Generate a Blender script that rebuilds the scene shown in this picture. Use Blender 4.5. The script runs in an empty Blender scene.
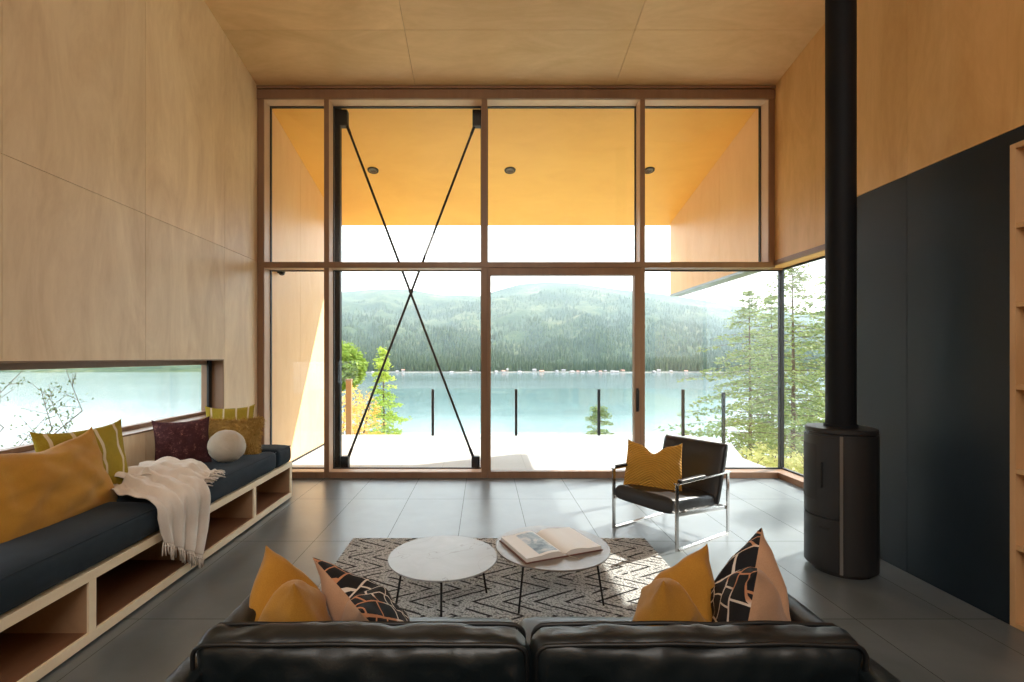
import bpy, bmesh, math, random
from mathutils import Vector, Matrix, noise, Euler
PI = math.pi
S = bpy.context.scene
C = S.collection

# ---------------------------------------------------------------- camera, world, sun, exposure
cam_d = bpy.data.cameras.new('camera')
cam = bpy.data.objects.new('camera', cam_d); C.objects.link(cam)
cam.location = (0, 0, 1.55); cam.rotation_euler = (PI/2, 0, 0)
cam_d.sensor_width = 36; cam_d.lens = 16.875
cam_d.shift_x = 28/1024; cam_d.shift_y = 16/1024
cam_d.clip_end = 20000; cam_d.clip_start = .05
S.camera = cam

SUN_DIR = Vector((1, .53, .87)).normalized()
w = bpy.data.worlds.new('world'); S.world = w; w.use_nodes = True
bg = w.node_tree.nodes['Background']
bg.inputs[0].default_value = (.83, .93, 1.0, 1); bg.inputs[1].default_value = 1.75
sd = bpy.data.lights.new('sun', 'SUN'); sd.energy = 5.0; sd.angle = math.radians(.6); sd.color = (1, .95, .86)
sun = bpy.data.objects.new('sun', sd); C.objects.link(sun)
sun.rotation_euler = (-SUN_DIR).to_track_quat('-Z', 'Y').to_euler(); sun.location = (20, 20, 30)
# unseen soft fill light, added behind the camera to brighten the interior
for loc, aim, sx, sy, pw in (((.1, -2.6, 4.85), (.1, .0, .8), 4.0, 1.7, 80),):
    ld = bpy.data.lights.new('fill_light', 'AREA'); ld.shape = 'RECTANGLE'; ld.size = sx; ld.size_y = sy; ld.energy = pw; ld.color = (1, .95, .88)
    lo_ = bpy.data.objects.new('fill_light', ld); C.objects.link(lo_); lo_.location = loc
    lo_.rotation_euler = (Vector(aim)-Vector(loc)).to_track_quat('-Z', 'Y').to_euler()
S.view_settings.view_transform = 'Standard'; S.view_settings.look = 'None'
S.view_settings.gamma = 1; S.view_settings.use_curve_mapping = False
S.view_settings.exposure = 1.24
S.cycles.max_bounces = 12; S.cycles.diffuse_bounces = 6; S.cycles.glossy_bounces = 4
S.cycles.caustics_reflective = False; S.cycles.sample_clamp_indirect = 6
S.cycles.transparent_max_bounces = 24; S.cycles.volume_bounces = 0

# ---------------------------------------------------------------- material helpers
class NT:
    def __init__(s, name, col=(.5, .5, .5), rough=.6, metal=0, spec=None):
        s.m = bpy.data.materials.new(name); s.m.use_nodes = True
        s.t = s.m.node_tree; s.n = s.t.nodes; s.b = s.n['Principled BSDF']
        s.b.inputs['Base Color'].default_value = (*col, 1)
        s.b.inputs['Roughness'].default_value = rough
        s.b.inputs['Metallic'].default_value = metal
        if spec is not None: s.b.inputs['Specular IOR Level'].default_value = spec
    def set(s, sock, v):
        if isinstance(v, bpy.types.NodeSocket): s.t.links.new(v, sock)
        elif isinstance(v, (tuple, list)) and len(v) == 3 and sock.type == 'RGBA': sock.default_value = (*v, 1)
        else: sock.default_value = v
    def add(s, kind, ins={}, **kw):
        nd = s.n.new(kind)
        for k, v in kw.items(): setattr(nd, k, v)
        for k, v in ins.items(): s.set(nd.inputs[k], v)
        return nd
    def m_(s, op, a, b=0, c=0):
        nd = s.add('ShaderNodeMath', operation=op)
        s.set(nd.inputs[0], a); s.set(nd.inputs[1], b)
        if op in ('MULTIPLY_ADD', 'COMPARE', 'SMOOTH_MIN'): s.set(nd.inputs[2], c)
        return nd.outputs[0]
    def coord(s, kind='Object', scale=(1, 1, 1), loc=(0, 0, 0), rot=(0, 0, 0)):
        tc = s.add('ShaderNodeTexCoord')
        return s.add('ShaderNodeMapping', {'Vector': tc.outputs[kind], 'Scale': scale, 'Location': loc, 'Rotation': rot}).outputs[0]
    def noise(s, vec, scale=5, detail=3, rough=.5, dist=0):
        return s.add('ShaderNodeTexNoise', {'Vector': vec, 'Scale': scale, 'Detail': detail, 'Roughness': rough, 'Distortion': dist}).outputs[0]
    def ramp(s, fac, stops):
        nd = s.add('ShaderNodeValToRGB', {'Fac': fac}); cr = nd.color_ramp
        while len(cr.elements) < len(stops): cr.elements.new(.5)
        for e, (p, c) in zip(cr.elements, stops): e.position = p; e.color = (*c, 1)
        return nd.outputs[0]
    def mix(s, fac, a, b, mode='MIX'):
        nd = s.add('ShaderNodeMix', data_type='RGBA', blend_type=mode)
        s.set(nd.inputs[0], fac); s.set(nd.inputs[6], a); s.set(nd.inputs[7], b)
        return nd.outputs[2]
    def col(s, v): s.set(s.b.inputs['Base Color'], v); return s
    def bump(s, h, strength=.3, dist=.01):
        nd = s.add('ShaderNodeBump', {'Height': h, 'Strength': strength, 'Distance': dist})
        s.set(s.b.inputs['Normal'], nd.outputs[0]); return s

def plain(name, col, rough=.6, metal=0, spec=None, bump=None):
    m = NT(name, col, rough, metal, spec)
    if bump: m.bump(m.noise(m.coord(), bump[0], 4), bump[1], bump[2])
    return m.m

def plywood(name, c1, c2, stretch=(1, 1, .25), rough=.42, isl=.07, spec=.4):
    m = NT(name, c1, rough, 0, spec)
    v = m.coord(scale=stretch)
    n1 = m.noise(v, 3.0, 6, .66, 1.2); n2 = m.noise(v, 28, 3, .6)
    n3 = m.noise(m.coord(), .55, 2)
    f = m.m_('ADD', m.m_('MULTIPLY', n1, .6), m.m_('MULTIPLY', n3, .45))
    f = m.m_('ADD', f, m.m_('MULTIPLY', n2, .12))
    c = m.ramp(f, [(.42, c2), (.70, c1)])
    r = m.add('ShaderNodeNewGeometry').outputs['Random Per Island']
    h = m.add('ShaderNodeHueSaturation', {'Value': m.m_('MULTIPLY_ADD', r, isl*2, 1-isl), 'Color': c})
    m.col(h.outputs[0]).bump(n2, .05, .003)
    return m.m

def fabric(name, c1, c2=None, scale=260, rough=.9, bs=.25):
    m = NT(name, c1, rough, 0, .15)
    c2 = c2 or tuple(x*.8 for x in c1)
    v = m.coord()
    n = m.noise(v, 6, 3); wv = m.noise(v, scale, 2)
    m.col(m.ramp(m.m_('ADD', m.m_('MULTIPLY', n, .6), m.m_('MULTIPLY', wv, .4)), [(.35, c2), (.65, c1)]))
    m.bump(wv, bs, .002)
    m.set(m.b.inputs['Sheen Weight'], .15)
    return m.m

M = {}
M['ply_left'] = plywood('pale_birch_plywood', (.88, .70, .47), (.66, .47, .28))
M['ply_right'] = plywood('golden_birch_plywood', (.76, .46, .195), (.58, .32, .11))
M['ply_ceiling'] = plywood('ceiling_birch_plywood', (.80, .55, .30), (.64, .41, .20), (.3, 1, 1))
M['ply_out'] = plywood('amber_exterior_plywood', (.92, .50, .11), (.85, .43, .085), (.3, .6, 1), isl=.03)
M['ply_fin'] = plywood('exterior_fin_plywood', (.84, .54, .27), (.77, .46, .21), (1, 1, .3), isl=.03)
M['ply_bench'] = plywood('bench_birch_plywood', (.88, .74, .53), (.78, .63, .43), (1, .25, 1), isl=.04)
M['ply_shelf'] = plywood('shelf_birch_plywood', (.62, .38, .19), (.50, .29, .13), (1, 1, .25), isl=.03)
def m_pegs():
    m = NT('shelf_plywood_with_peg_holes', (.62, .38, .19), .45)
    v = m.coord(); sp = m.add('ShaderNodeSeparateXYZ', {0: v})
    fz = m.m_('MULTIPLY', m.m_('SUBTRACT', m.m_('FRACT', m.m_('DIVIDE', sp.outputs[2], .045)), .5), .045)
    dx = m.m_('MINIMUM', m.m_('ABSOLUTE', m.m_('SUBTRACT', sp.outputs[0], .06)), m.m_('ABSOLUTE', m.m_('SUBTRACT', sp.outputs[0], .25)))
    d = m.m_('SQRT', m.m_('ADD', m.m_('MULTIPLY', fz, fz), m.m_('MULTIPLY', dx, dx)))
    c = m.ramp(m.noise(m.coord(scale=(1, 1, .25)), 6, 5), [(.35, (.50, .29, .13)), (.7, (.62, .38, .19))])
    m.col(m.mix(m.m_('LESS_THAN', d, .004), c, (.03, .02, .015)))
    return m.m
M['ply_pegs'] = m_pegs()
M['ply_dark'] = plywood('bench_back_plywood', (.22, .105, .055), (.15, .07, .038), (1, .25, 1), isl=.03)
M['ply_shaded'] = plywood('shaded_bench_plywood', (.42, .27, .16), (.33, .20, .12), (1, .25, 1), isl=.03)  # bench plywood darkened in colour to stand for shade inside the cubbies
M['frame'] = plywood('stained_fir_frame', (.27, .155, .09), (.20, .11, .062), (1, 1, .1), .4, .05)
M['reveal'] = plywood('lit_fir_reveal', (.62, .42, .28), (.52, .34, .22), (1, 1, .1), .4, .05)  # frame wood with daylight on the reveals put into its colour
M['black_steel'] = plain('black_steel', (.008, .008, .009), .5, 0, .3)
M['black_gasket'] = plain('black_gasket', (.01, .01, .01), .6)
M['chrome'] = plain('polished_chrome', (.62, .60, .57), .16, 1)
M['stove'] = plain('black_stove_enamel', (.014, .014, .015), .5, 0, .5, (300, .1, .001))
M['pipe'] = plain('black_pipe_enamel', (.007, .008, .010), .6, 0, .15)
M['stove_strip'] = plain('brushed_steel_strip', (.30, .29, .28), .35, 1)

# leather
def leather(name, c, rough=.34, wr=.22):
    m = NT(name, c, rough, 0, .5)
    v = m.coord()
    a = m.noise(v, 4, 3, .5, .8); b = m.noise(v, 160, 2)
    m.bump(m.m_('ADD', a, m.m_('MULTIPLY', b, .06)), wr, .03)
    m.set(m.b.inputs['Roughness'], m.m_('MULTIPLY_ADD', a, .20, rough-.05))
    return m.m
M['leather'] = leather('black_green_leather', (.007, .011, .013), .34)
M['leather_pipe'] = plain('black_leather_piping', (.006, .007, .008), .45)
M['chair_leather'] = leather('black_chair_leather', (.014, .012, .012), .38, .25)
M['mattress'] = fabric('charcoal_blue_canvas', (.019, .030, .042), (.012, .020, .029), 300, .85, .3)
M['mattress'].node_tree.nodes['Principled BSDF'].inputs['Sheen Weight'].default_value = .05
M['mustard'] = fabric('mustard_cotton', (.46, .23, .033), (.37, .17, .022))
M['mustard_deep'] = fabric('deep_mustard_cotton', (.44, .215, .032), (.33, .15, .02))
M['tan'] = fabric('tan_linen', (.47, .28, .17), (.38, .22, .13))
M['cream'] = fabric('cream_knit', (.52, .45, .36), (.42, .36, .28), 180)
M['throw'] = fabric('oatmeal_wool', (.74, .68, .61), (.64, .57, .50), 220)
m = NT('mustard_long_pile', (.58, .36, .10), .8, 0, .2)
m.col(m.mix(m.add('ShaderNodeNewGeometry').outputs['Random Per Island'], (.34, .18, .03), (.66, .44, .14)))
M['fur'] = m.m

def m_stripes():
    m = NT('striped_mustard', (.5, .35, .05), .9, 0, .15)
    uv = m.coord('UV'); sp = m.add('ShaderNodeSeparateXYZ', {0: uv})
    f = m.m_('FRACT', m.m_('MULTIPLY_ADD', sp.outputs[0], 4.0, .02))
    line = m.m_('LESS_THAN', m.m_('ABSOLUTE', m.m_('SUBTRACT', f, .5)), .07)
    nz = m.noise(m.coord(), 200, 2)
    base = m.ramp(nz, [(.3, (.27, .19, .018)), (.7, (.36, .27, .035))])
    m.col(m.mix(line, base, (.60, .50, .34))).bump(m.m_('ADD', nz, line), .25, .003)
    return m.m
M['stripes'] = m_stripes()
def m_burgundy():
    m = NT('speckled_burgundy', (.12, .035, .035), .85, 0, .2)
    v = m.coord()
    n = m.noise(v, 22, 5, .75); n2 = m.noise(v, 120, 2)
    f = m.m_('MULTIPLY', n, m.m_('ADD', n2, .5))
    m.col(m.ramp(f, [(.46, (.055, .018, .020)), (.60, (.085, .028, .030)), (.74, (.26, .13, .10))])).bump(n2, .3, .002)
    return m.m
M['burgundy'] = m_burgundy()
def m_pattern():
    m = NT('black_line_pattern', (.01, .01, .01), .85, 0, .15)
    uv = m.coord('UV', rot=(0, 0, 1.2))
    nz = m.add('ShaderNodeTexNoise', {'Vector': uv, 'Scale': 3.0, 'Detail': 0})
    uv2 = m.add('ShaderNodeMix', data_type='RGBA'); 
    m.set(uv2.inputs[0], .06); m.set(uv2.inputs[6], uv); m.set(uv2.inputs[7], nz.outputs[1])
    br = m.add('ShaderNodeTexBrick', {'Vector': uv2.outputs[2], 'Color1': (.012, .013, .016), 'Color2': (.016, .015, .016), 'Mortar': (.66, .44, .31),
               'Scale': 4.6, 'Mortar Size': .030, 'Mortar Smooth': .0, 'Brick Width': .75, 'Row Height': .55}, offset=.42, squash=.7, squash_frequency=2)
    n = m.noise(m.coord(), 3.5, 0)
    lc = m.ramp(n, [(.48, (.62, .55, .48)), (.52, (.45, .21, .11))])
    m.col(m.mix(br.outputs['Fac'], br.outputs['Color'], lc)).bump(m.noise(m.coord(), 260, 2), .3, .002)
    return m.m
M['pattern'] = m_pattern()
def m_ribbed():
    m = NT('pleated_mustard', (.55, .29, .04), .75, 0, .25)
    uv = m.coord('UV'); sp = m.add('ShaderNodeSeparateXYZ', {0: uv})
    x = m.m_('ABSOLUTE', m.m_('SUBTRACT', sp.outputs[0], .5))
    f = m.m_('FRACT', m.m_('MULTIPLY', m.m_('ADD', sp.outputs[1], m.m_('MULTIPLY', x, .8)), 17))
    h = m.m_('ABSOLUTE', m.m_('SUBTRACT', f, .5))
    m.col(m.ramp(h, [(.0, (.34, .16, .02)), (.16, (.56, .29, .045))])).bump(h, .9, .014)
    return m.m
M['ribbed'] = m_ribbed()

def m_tile():
    m = NT('grey_porcelain_tile', (.16, .16, .16), .36, 0, .95)
    v = m.coord(); sp = m.add('ShaderNodeSeparateXYZ', {0: v})
    fx = m.m_('FRACT', m.m_('DIVIDE', m.m_('SUBTRACT', sp.outputs[0], .383-60.5), .605))
    fy = m.m_('FRACT', m.m_('DIVIDE', m.m_('SUBTRACT', sp.outputs[1], 4.04-120), 1.2))
    gx = m.m_('LESS_THAN', m.m_('MINIMUM', fx, m.m_('SUBTRACT', 1, fx)), .0032)
    gy = m.m_('LESS_THAN', m.m_('MINIMUM', fy, m.m_('SUBTRACT', 1, fy)), .0018)
    g = m.m_('MAXIMUM', gx, gy)
    ix = m.m_('FLOOR', m.m_('DIVIDE', m.m_('SUBTRACT', sp.outputs[0], .383-60.5), .605))
    iy = m.m_('FLOOR', m.m_('DIVIDE', m.m_('SUBTRACT', sp.outputs[1], 4.04-120), 1.2))
    wn = m.add('ShaderNodeTexWhiteNoise', {0: m.add('ShaderNodeCombineXYZ', {0: ix, 1: iy}).outputs[0]}, noise_dimensions='2D').outputs[0]
    n = m.noise(v, 2.2, 5, .62, .3)
    n = m.m_('ADD', n, m.m_('MULTIPLY', m.m_('SUBTRACT', wn, .5), .16))
    c = m.ramp(n, [(.25, (.078, .092, .098)), (.75, (.145, .163, .170))])
    m.col(m.mix(g, c, (.05, .052, .054)))
    m.set(m.b.inputs['Roughness'], m.m_('MAXIMUM', m.m_('MULTIPLY_ADD', n, .08, .28), m.m_('MULTIPLY', g, .85)))
    m.set(m.b.inputs['Specular IOR Level'], m.m_('MULTIPLY', m.m_('SUBTRACT', 1, g), .95))
    return m.m
M['tile'] = m_tile()
def m_deck():
    m = NT('pale_deck_pavers', (.6, .6, .58), .7, 0, .3)
    v = m.coord()
    br = m.add('ShaderNodeTexBrick', {'Vector': v, 'Color1': (.46, .455, .44), 'Color2': (.42, .415, .40), 'Mortar': (.28, .28, .27),
               'Scale': 1.0, 'Mortar Size': .006, 'Brick Width': .605, 'Row Height': 1.2}, offset=0)
    m.col(m.mix(m.noise(v, 5, 4), br.outputs[0], (.48, .47, .45)))
    return m.m
M['deck'] = m_deck()
def m_rug():
    m = NT('chevron_wool', (.4, .38, .34), .95, 0, .05)
    v = m.coord(); sp = m.add('ShaderNodeSeparateXYZ', {0: v})
    wob = m.m_('MULTIPLY', m.m_('SUBTRACT', m.noise(v, 9, 2), .5), .03)
    t = m.m_('FRACT', m.m_('DIVIDE', sp.outputs[1], .335))
    tri = m.m_('MULTIPLY', m.m_('ABSOLUTE', m.m_('SUBTRACT', t, .5)), 2)
    x = m.m_('ADD', m.m_('ADD', sp.outputs[0], wob), m.m_('MULTIPLY', tri, -.30))
    f = m.m_('FRACT', m.m_('DIVIDE', x, .195))
    d = m.m_('MINIMUM', f, m.m_('SUBTRACT', 1, f))
    vo = m.add('ShaderNodeTexVoronoi', {'Vector': v, 'Scale': 75}); kn = vo.outputs['Distance']
    seg = m.noise(v, 14, 2)
    gate = m.m_('GREATER_THAN', seg, .40)
    line = m.m_('MULTIPLY', m.m_('LESS_THAN', d, .085), gate)
    line = m.m_('MAXIMUM', line, m.m_('MULTIPLY', m.m_('MULTIPLY', m.m_('GREATER_THAN', d, .45), m.m_('GREATER_THAN', seg, .52)), .8))
    wool = m.ramp(kn, [(.0, (.62, .62, .60)), (.55, (.42, .42, .405)), (.8, (.20, .20, .195))])
    m.col(m.mix(line, wool, (.035, .034, .034)))
    m.bump(m.m_('ADD', m.m_('MULTIPLY', kn, -1), m.m_('MULTIPLY', line, -.6)), .8, .01)
    return m.m
M['rug'] = m_rug()
def m_stone(name, a, b, rough=.3):
    m = NT(name, a, rough, 0, .5)
    v = m.coord(); n = m.noise(v, 4, 8, .7, 1.5); n2 = m.noise(v, 1.3, 3, .5, 2.5)
    vein = m.m_('LESS_THAN', m.m_('ABSOLUTE', m.m_('SUBTRACT', n2, .52)), .004)
    m.col(m.mix(m.m_('MULTIPLY', vein, .6), m.ramp(n, [(.3, b), (.7, a)]), (.2, .2, .2)))
    return m.m
M['stone_white'] = m_stone('grey_white_concrete', (.38, .41, .43), (.32, .345, .36))
M['stone_brown'] = m_stone('mottled_stone', (.24, .215, .195), (.15, .13, .115))
def m_darkwall():
    m = NT('blue_black_panel', (.02, .026, .032), .42, 0, .3)
    v = m.coord(); n = m.noise(v, 1.2, 4, .55, .5)
    m.col(m.ramp(n, [(.3, (.004, .010, .016)), (.75, (.009, .017, .026))]))
    m.set(m.b.inputs['Roughness'], m.m_('MULTIPLY_ADD', n, .2, .36))
    return m.m
M['darkwall'] = m_darkwall()

def m_glass(name='window_glass', tint=(.98, .99, .985), k=.65):
    m = bpy.data.materials.new(name); m.use_nodes = True; t = m.node_tree; n = t.nodes
    n.remove(n['Principled BSDF']); out = n['Material Output']
    tr = n.new('ShaderNodeBsdfTransparent'); tr.inputs[0].default_value = (*tint, 1)
    gl = n.new('ShaderNodeBsdfGlossy'); gl.inputs['Roughness'].default_value = .0
    fr = n.new('ShaderNodeFresnel'); ge = n.new('ShaderNodeNewGeometry')
    ior = n.new('ShaderNodeMath'); ior.operation = 'MULTIPLY_ADD'; ior.inputs[1].default_value = 1/1.45-1.45; ior.inputs[2].default_value = 1.45
    t.links.new(ge.outputs['Backfacing'], ior.inputs[0]); t.links.new(ior.outputs[0], fr.inputs[0])
    mu = n.new('ShaderNodeMath'); mu.operation = 'MULTIPLY'; mu.inputs[1].default_value = k
    mx = n.new('ShaderNodeMixShader')
    t.links.new(fr.outputs[0], mu.inputs[0]); t.links.new(mu.outputs[0], mx.inputs[0])
    t.links.new(tr.outputs[0], mx.inputs[1]); t.links.new(gl.outputs[0], mx.inputs[2])
    t.links.new(mx.outputs[0], out.inputs[0])
    return m
M['glass'] = m_glass()
M['rail_glass'] = m_glass('railing_glass', (.90, .96, .95), 1)

def m_leaf(name, c1, c2, scale=3):
    m = NT(name, c1, .6, 0, .2)
    v = m.coord(); r = m.add('ShaderNodeNewGeometry').outputs['Random Per Island']
    c = m.mix(m.m_('ADD', m.m_('MULTIPLY', r, .7), m.m_('MULTIPLY', m.noise(v, scale, 2), .3)), c1, c2)
    m.col(c)
    tl = m.add('ShaderNodeBsdfTranslucent', {0: c})
    mx = m.add('ShaderNodeMixShader', {0: .45, 1: m.b.outputs[0], 2: tl.outputs[0]})
    m.t.links.new(mx.outputs[0], m.n['Material Output'].inputs[0])
    return m.m
M['needle'] = m_leaf('fir_needles', (.09, .145, .045), (.31, .36, .11))
M['needle_lime'] = m_leaf('larch_needles', (.30, .42, .06), (.55, .62, .12))
M['leaf_green'] = m_leaf('dense_green_leaves', (.14, .24, .04), (.36, .46, .08))
M['leaf_orange'] = m_leaf('orange_leaves', (.75, .40, .08), (.85, .60, .20))
M['leaf_shrub'] = m_leaf('olive_shrub_leaves', (.40, .42, .12), (.60, .55, .22))
M['leaf_dark'] = m_leaf('dark_small_leaves', (.10, .13, .06), (.22, .26, .12))
M['bark'] = plain('grey_brown_bark', (.14, .10, .075), .9, 0, .1, (30, .6, .02))

# ---------------------------------------------------------------- mesh helpers
def tag(o, label=None, cat=None, group=None, kind=None):
    if label: o['label'] = label
    if cat: o['category'] = cat
    if group: o['group'] = group
    if kind: o['kind'] = kind
    return o
def empty(name, loc=(0, 0, 0), rz=0, label=None, cat=None, group=None, kind=None):
    o = bpy.data.objects.new(name, None); C.objects.link(o); o.location = loc; o.rotation_euler = (0, 0, rz)
    o.empty_display_size = .1
    return tag(o, label, cat, group, kind)

class MB:
    def __init__(s): s.v = []; s.f = []; s.mi = []; s.uv = None
    def add(s, vs, fs, mi=0):
        o = len(s.v); s.v += [tuple(p) for p in vs]; s.f += [tuple(i+o for i in f) for f in fs]; s.mi += [mi]*len(fs); return s
    def box(s, x0, x1, y0, y1, z0, z1, mi=0):
        v = [(x, y, z) for x in (x0, x1) for y in (y0, y1) for z in (z0, z1)]
        f = [(0, 1, 3, 2), (4, 6, 7, 5), (0, 4, 5, 1), (2, 3, 7, 6), (0, 2, 6, 4), (1, 5, 7, 3)]
        return s.add(v, f, mi)
    def hexa(s, bot, top, mi=0):    # 4 bottom points ccw seen from above, 4 top points
        n = len(bot); v = list(bot)+list(top)
        f = [tuple(range(n-1, -1, -1)), tuple(range(n, 2*n))]+[(i, (i+1) % n, n+(i+1) % n, n+i) for i in range(n)]
        return s.add(v, f, mi)
    def tube(s, pts, r, n=8, closed=False, caps=True, mi=0):
        pts = [Vector(p) for p in pts]; N = len(pts)
        rs = r if isinstance(r, (list, tuple)) else [r]*N
        vs = []; prev = None
        for i, p in enumerate(pts):
            a = pts[(i-1) % N] if (closed or i > 0) else p
            b = pts[(i+1) % N] if (closed or i < N-1) else p
            d = (b-a); d = d.normalized() if d.length > 1e-9 else Vector((0, 0, 1))
            if prev is None:
                u = d.orthogonal().normalized()
            else:
                u = prev-d*prev.dot(d); u = u.normalized() if u.length > 1e-6 else d.orthogonal().normalized()
            prev = u; q = d.cross(u)
            for k in range(n):
                t = 2*PI*k/n; vs.append(p+(u*math.cos(t)+q*math.sin(t))*rs[i])
        fs = []
        for i in range(N if closed else N-1):
            j = (i+1) % N
            for k in range(n):
                l = (k+1) % n; fs.append((i*n+k, i*n+l, j*n+l, j*n+k))
        if caps and not closed:
            fs.append(tuple(range(n-1, -1, -1))); fs.append(tuple((N-1)*n+k for k in range(n)))
        return s.add(vs, fs, mi)
    def bar(s, a, b, wx, wz, side=(0, 0, 1), mi=0):     # rectangular bar from a to b
        a = Vector(a); b = Vector(b); d = (b-a).normalized(); u = d.cross(Vector(side)).normalized(); q = u.cross(d)
        c = lambda p: [p+u*wx/2*i+q*wz/2*j for i, j in ((-1, -1), (1, -1), (1, 1), (-1, 1))]
        return s.hexa(c(a), c(b), mi)
    def lathe(s, prof, n=48, c=(0, 0), mi=0, close=True):    # prof: (r, z)
        vs = []; fs = []
        for r, z in prof:
            for k in range(n):
                t = 2*PI*k/n; vs.append((c[0]+r*math.cos(t), c[1]+r*math.sin(t), z))
        for i in range(len(prof)-1):
            for k in range(n):
                l = (k+1) % n; fs.append((i*n+k, i*n+l, (i+1)*n+l, (i+1)*n+k))
        if close: fs.append(tuple(range(n-1, -1, -1))); fs.append(tuple((len(prof)-1)*n+k for k in range(n)))
        return s.add(vs, fs, mi)
    def build(s, name, mats, parent=None, bevel=0, smooth=False, loc=None):
        me = bpy.data.meshes.new(name); me.from_pydata(s.v, [], s.f); 
        if not isinstance(mats, (list, tuple)): mats = [mats]
        for m in mats: me.materials.append(m)
        for p, mi in zip(me.polygons, s.mi): p.material_index = mi
        if s.uv:
            ul = me.uv_layers.new(name='UVMap')
            for lp in me.loops: ul.data[lp.index].uv = s.uv[lp.vertex_index]
        bm = bmesh.new(); bm.from_mesh(me); bmesh.ops.recalc_face_normals(bm, faces=bm.faces); bm.to_mesh(me); bm.free()
        if smooth is True: me.polygons.foreach_set('use_smooth', [True]*len(me.polygons))
        elif smooth: me.shade_smooth(); me.set_sharp_from_angle(angle=math.radians(smooth))
        o = bpy.data.objects.new(name, me); C.objects.link(o)
        if loc: o.location = loc
        if parent: o.parent = parent
        if bevel:
            b = o.modifiers.new('bevel', 'BEVEL'); b.width = bevel; b.segments = 2; b.limit_method = 'ANGLE'; b.angle_limit = math.radians(40)
        return o
def struct(o): o['kind'] = 'structure'; return o
def nz(p, s=1.0): return noise.noise(Vector(p)*s)

def soft_box(mb, c, half, r, nseg=14, puff=(0, 0, 0), wr=0, ws=6, mi=0, seed=0):
    """rounded, puffed box"""
    hx, hy, hz = half; idx = {}; vs = []; fs = []
    def seg(h): return max(3, int(round(nseg*h/max(half))))
    n = [max(4, seg(h)) for h in half]
    def V(i, j, k):
        key = (i, j, k)
        if key in idx: return idx[key]
        def cc(t, m, h):
            u = -1+2*t/m
            return h*(math.copysign(1-(1-abs(u))**1.35, u))
        p = Vector((cc(i, n[0], hx), cc(j, n[1], hy), cc(k, n[2], hz)))
        q = Vector((max(-hx+r, min(hx-r, p.x)), max(-hy+r, min(hy-r, p.y)), max(-hz+r, min(hz-r, p.z))))
        d = p-q
        nn = d.normalized() if d.length > 1e-6 else Vector((0, 0, 0))
        s = q+nn*r
        ux, uy, uz = p.x/hx, p.y/hy, p.z/hz
        s.x += nn.x*puff[0]*(1-uy*uy)*(1-uz*uz); s.y += nn.y*puff[1]*(1-ux*ux)*(1-uz*uz); s.z += nn.z*puff[2]*(1-ux**4)*(1-uy**4)
        if wr:
            a = nz((s.x+seed, s.y, s.z), ws)+.5*nz((s.x, s.y+seed, s.z), ws*2.3)
            s += nn*a*wr
        idx[key] = len(vs); vs.append(s+Vector(c)); return idx[key]
    a, b, d = n
    for i in range(a):
        for j in range(b):
            fs.append((V(i, j, 0), V(i, j+1, 0), V(i+1, j+1, 0), V(i+1, j, 0)))
            fs.append((V(i, j, d), V(i+1, j, d), V(i+1, j+1, d), V(i, j+1, d)))
    for i in range(a):
        for k in range(d):
            fs.append((V(i, 0, k), V(i+1, 0, k), V(i+1, 0, k+1), V(i, 0, k+1)))
            fs.append((V(i, b, k), V(i, b, k+1), V(i+1, b, k+1), V(i+1, b, k)))
    for j in range(b):
        for k in range(d):
            fs.append((V(0, j, k), V(0, j, k+1), V(0, j+1, k+1), V(0, j+1, k)))
            fs.append((V(a, j, k), V(a, j+1, k), V(a, j+1, k+1), V(a, j, k+1)))
    return mb.add(vs, fs, mi)

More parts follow.
